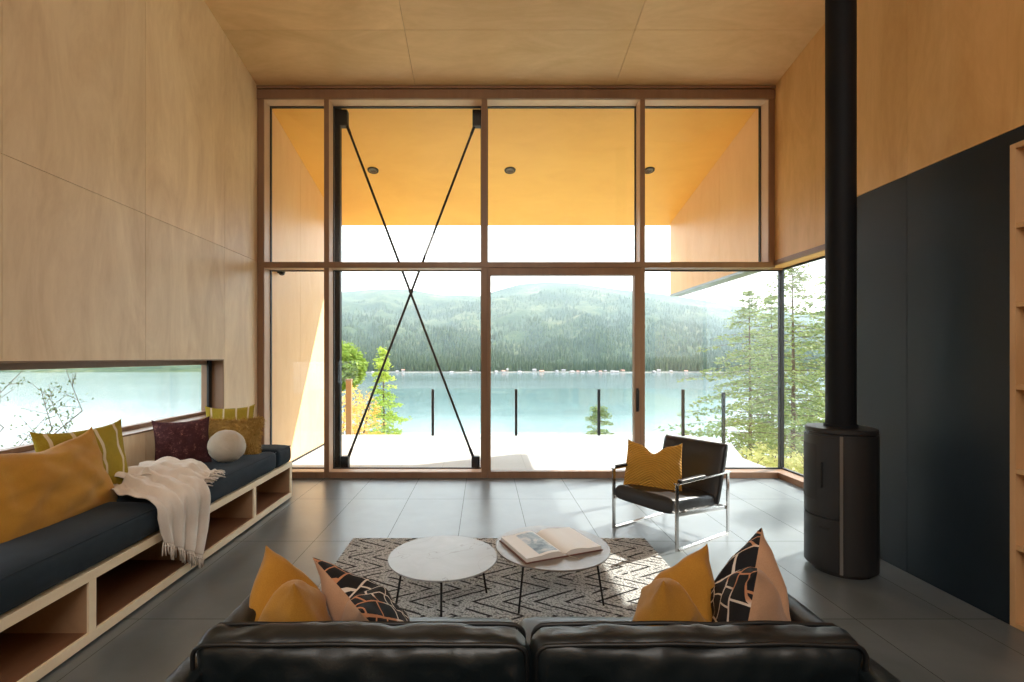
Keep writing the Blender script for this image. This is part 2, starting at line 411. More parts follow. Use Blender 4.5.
def pillow(name, center, wdir, updir, w_, h_, T, mats, label, cat='cushion', chop=0, seed=0, pinch=.09, wr=.012, bend=0, group=None, N=34, piping=None, ears=.02):
    """soft square pillow; local x = width, y = up, +z = front"""
    X = Vector(wdir).normalized(); Y = Vector(updir); Y = (Y-X*Y.dot(X)).normalized(); Z = X.cross(Y)
    def P(u, v, side):
        au, av = abs(u), abs(v)
        x = w_/2*u*(1-pinch*(1-av**2.2)*au**1.5); y = h_/2*v*(1-pinch*(1-au**2.2)*av**1.5)
        ed = max(0, (1-u**2))*max(0, (1-v**2))
        th = T/2*(ed**.46)*(1-.30*(au*av))
        z = side*th
        if chop:
            g = math.exp(-(u/.30)**2)
            y -= chop*g*max(0, (v+.6)/1.6)**1.6
            z += -side*0*g
            z *= 1+.5*math.exp(-(u/.5)**2)*max(0, v)*(1-av**4)
            x *= 1-.18*max(0, (v+.2)/1.2)**1.3*(chop/.16)
        cor = (au*av)**5
        y += cor*ears*math.copysign(1, v)
        f = (ed**.3)
        z += side*f*wr*(nz((u*1.7+seed, v*1.7, side*.6), 1.4)*1.6+nz((u*3+seed, v*3.0, side), 1.6))
        # puckers radiating from the corners
        a = math.atan2(1-av, 1-au+1e-4); rr = math.hypot(1-au, 1-av)
        z += side*math.sin(a*9+seed*2)*wr*.8*math.exp(-rr*2.6)*f
        z += bend*(u*u-.4)
        return Vector((x, y, z))
    vs = []; uvs = []; fs = []; mi = []
    ids = {}
    for side in (1, -1):
        for i in range(N+1):
            for j in range(N+1):
                u = math.sin((-1+2*i/N)*PI/2*.92)/math.sin(PI/2*.92); v = math.sin((-1+2*j/N)*PI/2*.92)/math.sin(PI/2*.92)
                edge = i in (0, N) or j in (0, N)
                if side == -1 and edge: ids[(side, i, j)] = ids[(1, i, j)]; continue
                p = P(u, v, side) if not edge else (P(u, v, 1)+P(u, v, -1))/2
                ids[(side, i, j)] = len(vs); vs.append(p); uvs.append(((u+1)/2, (v+1)/2))
        for i in range(N):
            for j in range(N):
                q = (ids[(side, i, j)], ids[(side, i+1, j)], ids[(side, i+1, j+1)], ids[(side, i, j+1)])
                fs.append(q if side == 1 else q[::-1]); mi.append(0 if side == 1 else 1)
    mb = MB(); mb.v = [tuple(v) for v in vs]; mb.f = fs; mb.mi = mi; mb.uv = uvs
    if not isinstance(mats, (list, tuple)): mats = [mats, mats]
    o = mb.build(name, list(mats), smooth=True)
    R = Matrix((X, Y, Z)).transposed().to_4x4(); R.translation = Vector(center)
    o.matrix_world = R
    tag(o, label, cat, group)
    if piping:
        rim = [ids[(1, i, 0)] for i in range(N)]+[ids[(1, N, j)] for j in range(N)]+[ids[(1, i, N)] for i in range(N, 0, -1)]+[ids[(1, 0, j)] for j in range(N, 0, -1)]
        mb = MB().tube([vs[i] for i in rim], .0045, 6, closed=True)
        mb.build('piping', piping, o, smooth=True)
    return o

# ---------------------------------------------------------------- setting: floor, walls, ceiling
XL, XR, XR2, YW = -2.908, 3.728, 3.04, 6.15
struct(MB().box(-3.3, 4.0, -4.2, 6.37, -.12, 0).build('floor', M['tile']))
def ceil_z(y): return 5.03+.195*(YW-y)

def panels_yz(mb, x0, x1, ys, zs, top=None, gap=.0035, mi=0, holes=()):
    """cladding boards on a wall whose plane is x: a grid of boards with open joints; top(y) trims the last row"""
    for i in range(len(ys)-1):
        for j in range(len(zs)-1):
            y0, y1, z0, z1 = ys[i]+gap/2, ys[i+1]-gap/2, zs[j]+gap/2, zs[j+1]-gap/2
            parts = [(y0, y1, z0, z1)]
            for hy0, hy1, hz0, hz1 in holes:
                new = []
                for (a, b, c, d) in parts:
                    if b <= hy0 or a >= hy1 or d <= hz0 or c >= hz1: new.append((a, b, c, d)); continue
                    if c < hz0: new.append((a, b, c, hz0))
                    if d > hz1: new.append((a, b, hz1, d))
                    lo, hi = max(c, hz0), min(d, hz1)
                    if a < hy0: new.append((a, hy0, lo, hi))
                    if b > hy1: new.append((hy1, b, lo, hi))
                parts = new
            for (a, b, c, d) in parts:
                if top and j == len(zs)-2:
                    mb.hexa([(x0, a, c), (x1, a, c), (x1, b, c), (x0, b, c)], [(x0, a, top(a)), (x1, a, top(a)), (x1, b, top(b)), (x0, b, top(b))], mi)
                else: mb.box(x0, x1, a, b, c, d, mi)
    return mb
SLOT = (.6, 5.37, .905, 1.525)     # y0, y1, z0, z1 of the low window in the left wall
mb = MB()
ysl = [-4.0, -2.02, -.80, .42, 1.66, 2.896, 4.125, 5.385, YW+.03]
panels_yz(mb, XL-.015, XL, ysl, [0.0, 2.777, 9], lambda y: ceil_z(y), holes=[SLOT])
y0, y1, z0, z1 = SLOT
for a, b, c, d in ((-4.0, y0, 0, 4.9), (y1, 6.37, 0, 4.9), (y0, y1, 0, z0), (y0, y1, z1, 4.9)):
    mb.box(XL-.25, XL-.015, a, b, c, d, 1)
mb.hexa([(XL-.25, -4.0, 4.9), (XL-.015, -4.0, 4.9), (XL-.015, 6.37, 4.9), (XL-.25, 6.37, 4.9)],
        [(XL-.25, -4.0, ceil_z(-4)), (XL-.015, -4.0, ceil_z(-4)), (XL-.015, 6.37, ceil_z(6.37)), (XL-.25, 6.37, ceil_z(6.37))], 1)
struct(mb.build('wall_left', [M['ply_left'], M['ply_dark']]))

# right wall: dark panelling below, plywood above, set back at the bay beside the window wall
SH = (.55, 2.775, .0, 2.775)    # bookshelf niche
DZ = 2.857
mb = MB()
ysr = [-4.0, -1.45, -.22, 1.0, 2.22, 3.45, 4.1]
panels_yz(mb, XR2, XR2+.015, ysr, [0.0, DZ], mi=1, holes=[SH])
panels_yz(mb, XR2, XR2+.015, ysr, [DZ, 9], lambda y: ceil_z(y))
mb.box(XR2+.015, 3.45, 2.775, 4.085, 0, 4.9, 1); mb.box(XR2+.015, 3.45, -4.0, .55, 0, 4.9, 1); mb.box(XR2+.015, 3.45, .55, 2.775, 2.775, 4.9, 1)
mb.box(3.40, 3.45, .55, 2.775, 0, 2.775, 1)
mb.hexa([(XR2+.015, -4.0, 4.9), (3.45, -4.0, 4.9), (3.45, 4.085, 4.9), (XR2+.015, 4.085, 4.9)],
        [(XR2+.015, -4.0, ceil_z(-4)), (3.45, -4.0, ceil_z(-4)), (3.45, 4.085, ceil_z(4.1)), (XR2+.015, 4.085, ceil_z(4.1))], 1)
mb.hexa([(XR2+.015, 4.085, 0), (3.99, 4.085, 0), (3.99, 4.1, 0), (XR2+.015, 4.1, 0)], [(XR2+.015, 4.085, 5.4), (3.99, 4.085, 5.4), (3.99, 4.1, 5.4), (XR2+.015, 4.1, 5.4)])
struct(mb.build('wall_right', [M['ply_right'], M['darkwall']]))
mb = MB()
panels_yz(mb, XR, XR+.015, [4.1, 5.395, YW+.03], [2.77, 9], lambda y: ceil_z(y), mi=0)
mb.hexa([(XR+.015, 4.1, 2.772), (3.99, 4.1, 2.772), (3.99, 6.37, 2.772), (XR+.015, 6.37, 2.77)],
        [(XR+.015, 4.1, ceil_z(4.1)), (3.99, 4.1, ceil_z(4.1)), (3.99, 6.37, ceil_z(6.37)), (XR+.015, 6.37, ceil_z(6.37))], 1)
struct(mb.build('wall_bay', [M['ply_right'], M['frame']]))
struct(MB().box(XR+.011, 3.99, 4.1, 6.40, 2.718, 2.77).build('trim_bay_soffit', M['ply_right']))

# ceiling boards on the slope
mb = MB()
xs = [XL-.02, -.884, 1.678, 3.95]; ysc = [-4.0, -2.0, .44, 2.89, 5.34, YW+.02]
for i in range(3):
    for j in range(5):
        a, b, c, d = xs[i]+.002, xs[i+1]-.002, ysc[j]+.002, ysc[j+1]-.002
        mb.hexa([(a, c, ceil_z(c)), (b, c, ceil_z(c)), (b, d, ceil_z(d)), (a, d, ceil_z(d))],
                [(a, c, ceil_z(c)+.015), (b, c, ceil_z(c)+.015), (b, d, ceil_z(d)+.015), (a, d, ceil_z(d)+.015)])
mb.hexa([(-3.3, -4.2, ceil_z(-4.2)+.017), (4.1, -4.2, ceil_z(-4.2)+.017), (4.1, 6.45, ceil_z(6.45)+.017), (-3.3, 6.45, ceil_z(6.45)+.017)],
        [(-3.3, -4.2, ceil_z(-4.2)+.3), (4.1, -4.2, ceil_z(-4.2)+.3), (4.1, 6.45, ceil_z(6.45)+.3), (-3.3, 6.45, ceil_z(6.45)+.3)], 1)
struct(mb.build('ceiling', [M['ply_ceiling'], M['ply_dark']]))

# back wall behind the camera, closing the room
mb = MB()
mb.box(-3.16, -2.2, -4.2, -4.0, 0, 7.06); mb.box(2.4, 3.45, -4.2, -4.0, 0, 7.06)
mb.box(-2.2, 2.4, -4.2, -4.0, 0, 7.06)
struct(mb.build('wall_back', M['ply_left']))

# ---------------------------------------------------------------- window wall
YF, YB = YW, 6.37
m1, m2, m3 = (-2.05, -1.99), (-.03, .04), (2.005, 2.063)
LX, RX = (-2.905, -2.822), (3.651, 3.727)
TZ = (2.695, 2.767)
def bars(name, boxes, mat='frame'):
    mb = MB()
    for b in boxes: mb.box(*b)
    return struct(mb.build(name, M[mat], bevel=.003))
bars('trim_head', [(XL, 3.728, YF-.012, YB, 4.855, 4.975), (XL, 3.728, YF-.02, YB, 4.985, 5.02)])
bars('trim_left_post', [(*LX, YF, YB, .0, 4.855)])
bars('trim_right_post', [(*RX, YF, YB, 2.767, 4.855)])
bars('trim_mullion_1', [(*m1, YF, YB, .0, 2.695), (*m1, YF, YB, 2.767, 4.855)])
bars('trim_mullion_2', [(*m2, YF, YB, .0, 2.695), (*m2, YF, YB, 2.767, 4.855)])
bars('trim_mullion_3', [(*m3, YF, YB, .0, 2.695), (*m3, YF, YB, 2.767, 4.855)])
bars('trim_transom', [(LX[1], 3.728, YF-.006, YB, *TZ), (3.729, 3.93, YB-.06, YB, 2.696, 2.717)])
bars('trim_sill', [(LX[1], m1[0], YF-.01, YB, 0, .075), (m1[1], m2[0], YF-.01, YB, 0, .075), (m3[1], 3.97, YF-.01, 6.338, 0, .075), (3.76, 3.97, 4.1, YF-.01, 0, .075)])
bars('trim_bay_band', [(XR-.012, XR+.01, 4.1, YF, 2.722, 2.785)])

def window(n, x0, x1, z0, z1, liner=True):
    e = struct(empty('window_%d' % n, ((x0+x1)/2, YB-.03, z0)))
    ox, oy, oz = e.location
    def bx(name, bs, mat, bevel=0):
        mb = MB()
        for (a, b, c, d, f, g) in bs: mb.box(a-ox, b-ox, c-oy, d-oy, f-oz, g-oz)
        return mb.build(name, M[mat], e, bevel=bevel)
    l = .004
    if liner:  # thin facing that carries the painted daylight on the frame's inner sides
        bx('window_liner', [(x0, x0+l, YF+.012, YB-.05, z0, z1), (x1-l, x1, YF+.012, YB-.05, z0, z1),
                            (x0+l, x1-l, YF+.012, YB-.05, z1-l, z1), (x0+l, x1-l, YF+.012, YB-.05, z0, z0+l)], 'reveal')
    g = .013
    bx('window_frame', [(x0, x0+g, YB-.05, YB-.005, z0, z1), (x1-g, x1, YB-.05, YB-.005, z0, z1),
                        (x0+g, x1-g, YB-.05, YB-.005, z1-g, z1), (x0+g, x1-g, YB-.05, YB-.005, z0, z0+g)], 'black_gasket')
    bx('window_pane', [(x0+g, x1-g, YB-.030, YB-.022, z0+g, z1-g)], 'glass')
    return e
bays = [(LX[1], m1[0]), (m1[1], m2[0]), (m2[1], m3[0]), (m3[1], RX[0])]
for i, (a, b) in enumerate(bays): window(i+1, a, b, TZ[1], 4.855)
window(5, bays[0][0], bays[0][1], .075, TZ[0]); window(6, bays[1][0], bays[1][1], .075, TZ[0])
window(7, m3[1], 3.93, .075, TZ[0], liner=False)
# sliding door in the third bay
d = struct(empty('door_1', ((m2[1]+m3[0])/2, YF+.05, 0)))
ox, oy, _ = d.location
def dbx(name, bs, mat, bevel=.003, par=d):
    mb = MB()
    for (a, b, c, dd, f, g) in bs: mb.box(a-ox, b-ox, c-oy, dd-oy, f, g)
    return mb.build(name, M[mat], par, bevel=bevel)
a, b = m2[1]+.002, m3[0]-.002; sw = .075
fr = dbx('door_frame', [(a, a+sw-.03, YF-.004, YF+.09, 0.0, 2.69), (b-sw, b, YF-.004, YF+.09, 0.0, 2.69), (a+sw-.03, b-sw, YF-.004, YF+.09, 2.60, 2.69), (a+sw-.03, b-sw, YF-.004, YF+.09, 0.0, .085)], 'frame')
dbx('door_track', [(a, b, YF+.10, YB, 0, .03)], 'black_gasket')
dbx('door_pane', [(a+sw-.03, b-sw, YF+.04, YF+.048, .085, 2.60)], 'glass', 0)
h = dbx('door_handle', [(b-.048, b-.028, YF-.05, YF-.035, .87, 1.13), (b-.045, b-.031, YF-.036, YF-.003, .90, .92), (b-.045, b-.031, YF-.036, YF-.003, 1.08, 1.10), (b-.055, b-.021, YF-.008, YF-.003, .85, 1.15)], 'black_steel')
# bay glazing on the right, and its corner post
e = struct(empty('window_8', (3.945, 5.2, .075)))
mb = MB(); mb.box(-.004, .004, -1.085, 1.12, .018, 2.622); mb.build('window_pane', M['glass'], e)
mb = MB(); mb.box(-.02, .02, -1.10, 1.135, 0, .018); mb.box(-.02, .02, -1.10, 1.135, 2.622, 2.64); mb.box(-.02, .02, -1.10, -1.085, .018, 2.622); mb.build('window_frame', M['black_gasket'], e)
struct(MB().box(3.915, 3.968, 6.34, 6.40, .0, 2.715).build('trim_corner_post', M['black_steel'], bevel=.004))
# low slot window in the left wall
y0, y1, z0, z1 = SLOT
e = struct(empty('window_9', (XL-.2, 3.0, z0)))
mb = MB()
def rel(mb, a, b, c, dd, f, g): mb.box(a-(XL-.2), b-(XL-.2), c-3.0, dd-3.0, f-z0, g-z0)
rel(mb, XL-.25, XL-.002, y1-.012, y1, z0, z1); rel(mb, XL-.25, XL-.002, y0, y0+.012, z0, z1)
rel(mb, XL-.25, XL-.002, y0+.012, y1-.012, z1-.012, z1); rel(mb, XL-.25, XL+.006, y0+.012, y1-.012, z0, z0+.014)
mb.build('window_liner', M['frame'], e, bevel=.002)
mb = MB()
rel(mb, XL-.22, XL-.15, y1-.055, y1-.013, z0+.015, z1-.013); rel(mb, XL-.22, XL-.15, y0+.013, y0+.05, z0+.015, z1-.013)
rel(mb, XL-.22, XL-.15, y0+.05, y1-.055, z1-.06, z1-.013); rel(mb, XL-.22, XL-.15, y0+.05, y1-.055, z0+.015, z0+.05)
mb.build('window_frame', M['frame'], e, bevel=.002)
mb = MB(); rel(mb, XL-.15, XL-.13, y1-.075, y1-.013, z0+.015, z1-.013); mb.build('window_edge', M['black_gasket'], e)
mb = MB(); rel(mb, XL-.19, XL-.182, y0+.05, y1-.055, z0+.05, z1-.06); mb.build('window_pane', M['glass'], e)

# ---------------------------------------------------------------- steel X brace behind the glass
YC = 6.50
for nm, x0, x1, lab in (('steel_column', -2.03, -1.938, 'black steel column outside the glass at the left foot of the cross brace'),
                        ('steel_column', -.045, .045, 'black steel column hidden behind the central mullion beside the sliding door')):
    e = empty(nm, ((x0+x1)/2, YC, -.05), label=lab, cat='column', group='steel columns')
    hw = (x1-x0)/2
    MB().box(-hw, hw, -.045, .045, 0, 5.0).build('column_post', M['black_steel'], e, bevel=.004)
    MB().box(-hw-.02, hw+.02, -.06, .06, 0, .02).build('base_plate', M['black_steel'], e, bevel=.003)
br = empty('cross_brace', (-.99, YC, 2.4), label='crossed black steel tie rods with four corner brackets in the second bay', cat='cross brace')
def P(px, py, y=YC): return Vector(((px-484)*y/480+.99, y-YC, 1.55+(357-py)*y/480-2.4))
for (a, b, dy) in (((346.5, 124), (474, 459), -.014), ((475, 124), (347.5, 459), .014)):
    p, q = P(*a), P(*b); p.y += dy; q.y += dy
    mb = MB().tube([p, q], .016, 10); mb.tube([p, p.lerp(q, .03)], .02, 10); mb.tube([q, q.lerp(p, .03)], .02, 10)
    mb.build('tie_rod', M['black_steel'], br, smooth=40)
for (x0, y0_, x1, y1_) in ((336.5, 111, 348, 127), (472.5, 111, 481, 127), (341.5, 456, 349, 470), (471.5, 456, 479.8, 470)):
    p, q = P(x0, y1_), P(x1, y0_)
    mb = MB().box(p.x, q.x, -.05, .05, p.z, q.z); mb.build('bracket', M['black_steel'], br, bevel=.006)
MB().tube([P(411, 291.5)+Vector((0, -.02, 0)), P(411, 291.5)+Vector((0, .02, 0))], .03, 16).build('rod_hub', M['black_steel'], br, smooth=40)

# ---------------------------------------------------------------- exterior: soffit, fins, deck, railing
def sof(y): return 5.00-.2375*(y-6.35)
YE = 9.70
mb = MB()
xs = [XL, -.884, 1.0, XR+.002]
mb.hexa([(-3.1, 6.38, sof(6.38)), (4.0, 6.38, sof(6.38)), (4.0, YE, sof(YE)), (-3.1, YE, sof(YE))],
        [(-3.1, 6.38, 5.35), (4.0, 6.38, 5.35), (4.0, YE, 4.62), (-3.1, YE, 4.62)])
sofo = mb.build('roof_soffit', M['ply_out'])
mb = MB()
struct(sofo)
mb = MB()   # open joints in the soffit as thin dark battens set flush
for x in (.0,):
    pass
def fin(name, x0, x1, zb):
    mb = MB()
    zt = lambda y: sof(y)-.002
    ys = [6.38, 7.6, 8.82, 9.62]
    for i in range(3):
        a, b = ys[i]+.002, ys[i+1]-.002
        mb.hexa([(x0, a, zb), (x1, a, zb), (x1, b, zb), (x0, b, zb)], [(x0, a, zt(a)), (x1, a, zt(a)), (x1, b, zt(b)), (x0, b, zt(b))])
    return struct(mb.build(name, M['ply_fin']))
fin('wall_fin_left', -3.12, XL, -.06)
fin('wall_fin_right', XR+.002, 3.93, 2.80)
struct(MB().box(XR, 3.95, 6.38, 9.63, 2.765, 2.80).build('trim_fin_cap', plain('galvanised_cap', (.30, .33, .34), .4, .6)))
struct(MB().box(XL, XL+.008, 6.38, 9.62, -.05, -.02).build('trim_fin_base', M['black_steel']))
for px, lab in ((373, 'black recessed downlight in the outdoor soffit seen through the crossed rods'), (510, 'black recessed downlight in the outdoor soffit above the sliding door'), (649, 'black recessed downlight in the outdoor soffit partly behind the right mullion')):
    y = 7.91; x = (px-484)*y/480; z = sof(y)
    e = empty('downlight', (x, y, z), label=lab, cat='downlight', group='soffit downlights')
    e.rotation_euler = (math.atan(-.2375), 0, 0)
    MB().lathe([(.062, -.012), (.088, -.012), (.092, -.001), (.092, .004)], 32, close=False).build('trim_ring', M['black_steel'], e, smooth=50)
    MB().lathe([(.060, -.010), (.030, -.004), (.028, -.002), (.0001, -.002)], 32, close=False).build('lamp_cup', plain('lamp_cup_bronze', (.10, .07, .05), .4, .6), e, smooth=50)
wl = empty('wall_light', (XL+.001, 6.76, 2.74), label='small dark cone light on the outdoor side wall just below the transom', cat='wall light')
MB().lathe([(.02, .03), (.05, .03), (.035, -.03), (.015, -.04)], 20, (.06, 0)).build('lamp_shade', M['black_steel'], wl, smooth=40)
MB().box(0, .06, -.015, .015, -.01, .01).build('wall_arm', M['black_steel'], wl)

deck = MB()
deck.hexa([(-3.3, 6.37, -.25), (4.1, 6.37, -.25), (4.1, 7.6, -.25), (4.52, 8.75, -.25), (4.52, 9.1, -.25), (4.1, 9.88, -.25), (-3.3, 9.88, -.25)],
          [(-3.3, 6.37, -.05), (4.1, 6.37, -.05), (4.1, 7.6, -.05), (4.52, 8.75, -.05), (4.52, 9.1, -.05), (4.1, 9.88, -.05), (-3.3, 9.88, -.05)])
struct(deck.build('deck', M['deck']))
rail = empty('glass_railing', (.7, 9.8, -.05), label='frameless glass railing with slim black posts along the far edge of the deck', cat='railing')
posts = [(-2.72, 9.8), (-1.045, 9.8), (.655, 9.8), (2.345, 9.8), (4.03, 9.72), (4.44, 8.90)]
for (x, y) in posts[1:]:
    MB().box(-.026, .026, -.026, .026, 0, .945).build('rail_post', M['black_steel'], rail, bevel=.004, loc=(x-.7, y-9.8, 0))
for (a, b) in zip(posts[:-1], posts[1:]):
    p, q = Vector((a[0]-.7, a[1]-9.8, .05)), Vector((b[0]-.7, b[1]-9.8, .05)); dd = (q-p).normalized()*.04
    p, q = p+dd, q-dd
    MB().bar(p+Vector((0, 0, .46)), q+Vector((0, 0, .46)), .012, .90, (0, 0, 1)).build('glass_panel', M['rail_glass'], rail)
wp = empty('wooden_post', (-2.82, 10.03, -.6), label='weathered orange wooden post at the left end of the deck', cat='post')
MB().box(-.055, .055, -.05, .05, 0, 1.66).build('post_shaft', plain('orange_timber', (.34, .19, .085), .7, 0, .2, (20, .4, .01)), wp, bevel=.006)
MB().box(-.065, .065, -.06, .06, 1.66, 1.69).build('post_cap', plain('timber_cap', (.26, .15, .07), .7), wp, bevel=.006)

# ---------------------------------------------------------------- terrain, lake, mountains, far shore
LAKE = -40.0
def ground_z(x, y):
    dx = max(-3.3-x, 0); dx2 = max(x-4.15, 0); dy = max(y-9.9, 0)
    h = -.55-.50*dx-.22*dx2-.48*dy
    return h+.25*nz((x*.5, y*.5, 0))*min(1, dx+dx2+dy)+1.2*nz((x*.08, y*.08, 3))*min(1, (dx+dx2+dy)/20)
mb = MB()
def axis(lo, hi, c0, c1):   # finer steps around the house
    v = [lo]
    while v[-1] < hi:
        dist = max(c0-v[-1], v[-1]-c1, 0)
        v.append(v[-1]+max(.7, .12*dist))
    return v
gx = axis(-110, 190, -6, 14); gy = axis(-60, 110, -6, 20)
vs = [(x, y, max(ground_z(x, y), LAKE-3)) for x in gx for y in gy]; ny = len(gy)
mb.add(vs, [(i*ny+j, (i+1)*ny+j, (i+1)*ny+j+1, i*ny+j+1) for i in range(len(gx)-1) for j in range(ny-1)])
m = NT('dry_grass_slope', (.3, .28, .15), .95, 0, .05)
m.col(m.ramp(m.noise(m.coord(), .9, 5), [(.3, (.22, .25, .10)), (.5, (.42, .38, .20)), (.72, (.55, .50, .34))])).bump(m.noise(m.coord(), 6, 5), .6, .1)
struct(mb.build('ground', m.m, smooth=True))
m = NT('lake_water', (.16, .36, .37), .12, 0, .6)
v = m.coord(); sp = m.add('ShaderNodeMapping', {'Vector': v, 'Scale': (.35, 1, 1)}).outputs[0]
m.col(m.ramp(m.noise(sp, .006, 4, .6), [(.35, (.085, .135, .15)), (.65, (.15, .205, .22))]))
m.bump(m.noise(v, .35, 4), .25, .3)
wat = MB(); wat.add([(-6000, -3000, LAKE), (6000, -3000, LAKE), (6000, 6000, LAKE), (-6000, 6000, LAKE)], [(0, 1, 2, 3)])
struct(wat.build('lake', m.m))
RID = [(-3000, 330), (-900, 318), (-400, 322), (-100, 312), (100, 300), (250, 296), (345, 292), (380, 289), (410, 290), (440, 295), (480, 296), (500, 290), (520, 284.5), (545, 282.5), (575, 283.5), (600, 287), (620, 290), (650, 293), (680, 297), (700, 300), (760, 310), (850, 318), (1000, 322), (1400, 330), (3000, 335)]
def ridge(px):
    for (a, b), (c, d_) in zip(RID[:-1], RID[1:]):
        if a <= px <= c:
            t = (px-a)/(c-a); return b+(d_-b)*t
    return 332
def shore(px): return 1290+60*nz((px*.012, 0, 7))+25*nz((px*.06, 0, 2))
def hill(px, t):     # t 0 shore .. 1 crest ; returns depth, height
    s = shore(px); Y = s+(4200-s)*t
    zr = 1.55+(357-ridge(px))*4200/480
    base = LAKE-2+(zr-LAKE)*(t**1.25)
    n = 55*nz((px*.011, t*4.5, 1))+28*nz((px*.03, t*9, 4))+14*nz((px*.07, t*20, 9))
    e = min(1, t*6)*(1-t**8)
    n -= 60*abs(nz((px*.018+t*1.2, t*2.2, 12)))*1.2
    return Y, base+n*e+min(4, t*400)
def hill_pt(px, t):
    Y, z = hill(px, t); k = math.hypot(1, (px-484)/480); a = (px-484)/480
    # beyond the frame bend the range round so that it stays at a finite distance
    s = 1 if abs(a) < 1.2 else 1.56/math.hypot(1, a)
    return (a*Y*s, Y*s, (z-1.55)*1.0+1.55)
mb = MB(); pxs = []; p_ = -2600
while p_ < 3000: pxs.append(p_); p_ += 4 if 250 < p_ < 900 else (14 if -200 < p_ < 1300 else 60)
NT_ = 90; vs = []
for px in pxs:
    for k in range(NT_+1): vs.append(hill_pt(px, (k/NT_)**1.3))
    x, y, z = hill_pt(px, 1); vs.append((x*1.15, y*1.15, -100))
W = NT_+2
mb.add(vs, [(i*W+j, (i+1)*W+j, (i+1)*W+j+1, i*W+j+1) for i in range(len(pxs)-1) for j in range(W-1)])
m = NT('forested_mountain', (.1, .14, .08), .95, 0, .02)
v = m.coord()
f = m.m_('ADD', m.m_('MULTIPLY', m.noise(v, .004, 6, .7), .6), m.m_('MULTIPLY', m.noise(v, .03, 5, .8), .4))
m.col(m.ramp(f, [(.36, (.020, .040, .020)), (.50, (.055, .085, .040)), (.58, (.13, .15, .075)), (.70, (.30, .27, .19))]))
m.bump(m.noise(v, .06, 4, .7), 1, 14)
struct(mb.build('mountain_range', m.m, smooth=True))
random.seed(4)
mb = MB()
def spruce(mb, x, y, z, h, r, n=5):
    a0 = random.random()*6
    for (zb, zt, rr) in ((.0, .62, 1.0), (.30, 1.0, .7)):
        vs = [(x+r*rr*math.cos(a0+2*PI*k/n), y+r*rr*math.sin(a0+2*PI*k/n), z+h*zb) for k in range(n)]+[(x, y, z+h*zt)]
        mb.add(vs, [(k, (k+1) % n, n) for k in range(n)])
for i in range(19000):
    px = random.uniform(300, 830); t = random.random()**1.7*.80+.004
    if i < 1300: t = random.uniform(.004, .014)
    if t > .3 and nz((px*.03, t*9, 4)) > .25: continue
    if 505 < px < 600 and .035 < t < .07: continue
    x, y, z = hill_pt(px, t); h = random.uniform(13, 32); spruce(mb, x, y, z-2, h, h*random.uniform(.13, .22), 5)
tag(mb.build('shore_forest', m_leaf('far_spruce', (.03, .065, .03), (.12, .17, .07), .01)), 'dense conifer forest covering the far shore and lower slopes across the lake', 'forest', kind='stuff')
mh = [plain('cabin_white', (.34, .33, .32), .7), plain('cabin_tan', (.30, .24, .18), .7), plain('cabin_roof', (.35, .33, .33), .7), plain('cabin_roof_red', (.45, .22, .16), .7)]
base = None
cab_spots = [374, 398, 404, 452, 471, 496, 503, 507, 519, 534, 541, 556, 563, 571, 577, 582, 588, 592, 599, 604, 611, 615, 621, 652, 657, 669, 684]
for i, px in enumerate(cab_spots):
    x, y, z = hill_pt(px, .0005+.009*((i*7) % 5)/5); wd = random.uniform(4, 11); hh = random.uniform(2, 5.5)
    e = empty('lake_house', (x, y-14, z+.4), label='tiny pale house on the far lake shore at the foot of the forest', cat='house', group='houses on the far shore')
    e.rotation_euler = (0, 0, random.uniform(-.5, .5))
    MB().box(-wd/2, wd/2, -5, 5, -4, hh).build('house_wall', mh[i % 3 == 1], e)
    MB().add([(-wd/2-1, -6, hh), (wd/2+1, -6, hh), (wd/2+1, 6, hh), (-wd/2-1, 6, hh), (-wd/2-1, 0, hh+2.5), (wd/2+1, 0, hh+2.5)],
             [(0, 1, 5, 4), (2, 3, 4, 5), (0, 4, 3), (1, 2, 5), (0, 3, 2, 1)]).build('house_roof', mh[2+(i % 4 == 2)], e)
# pale beach strip
mb = MB(); vs = []
for px in pxs:
    if 200 < px < 900:
        a = (px-484)/480; Y = shore(px); vs += [(a*(Y-9), Y-9, LAKE+.1), (a*(Y+4), Y+4, LAKE+2.5)]
n = len(vs)//2
mb.add(vs, [(2*i, 2*i+2, 2*i+3, 2*i+1) for i in range(n-1)])
struct(mb.build('beach', plain('pale_beach', (.16, .16, .14), .9)))
# summer haze hanging over the lake and the range
hz = MB().box(-5500, 5500, 900, 5600, LAKE-60, 1300)
m = bpy.data.materials.new('lake_haze'); m.use_nodes = True; n = m.node_tree.nodes; n.remove(n['Principled BSDF'])
vsn = n.new('ShaderNodeVolumeScatter'); vsn.inputs['Color'].default_value = (.62, .83, 1, 1); vsn.inputs['Density'].default_value = .00015
vsn.inputs['Anisotropy'].default_value = .25
m.node_tree.links.new(vsn.outputs[0], n['Material Output'].inputs['Volume'])
o = hz.build('haze', m); tag(o, 'summer haze hanging over the lake and the mountains', 'haze', kind='stuff')

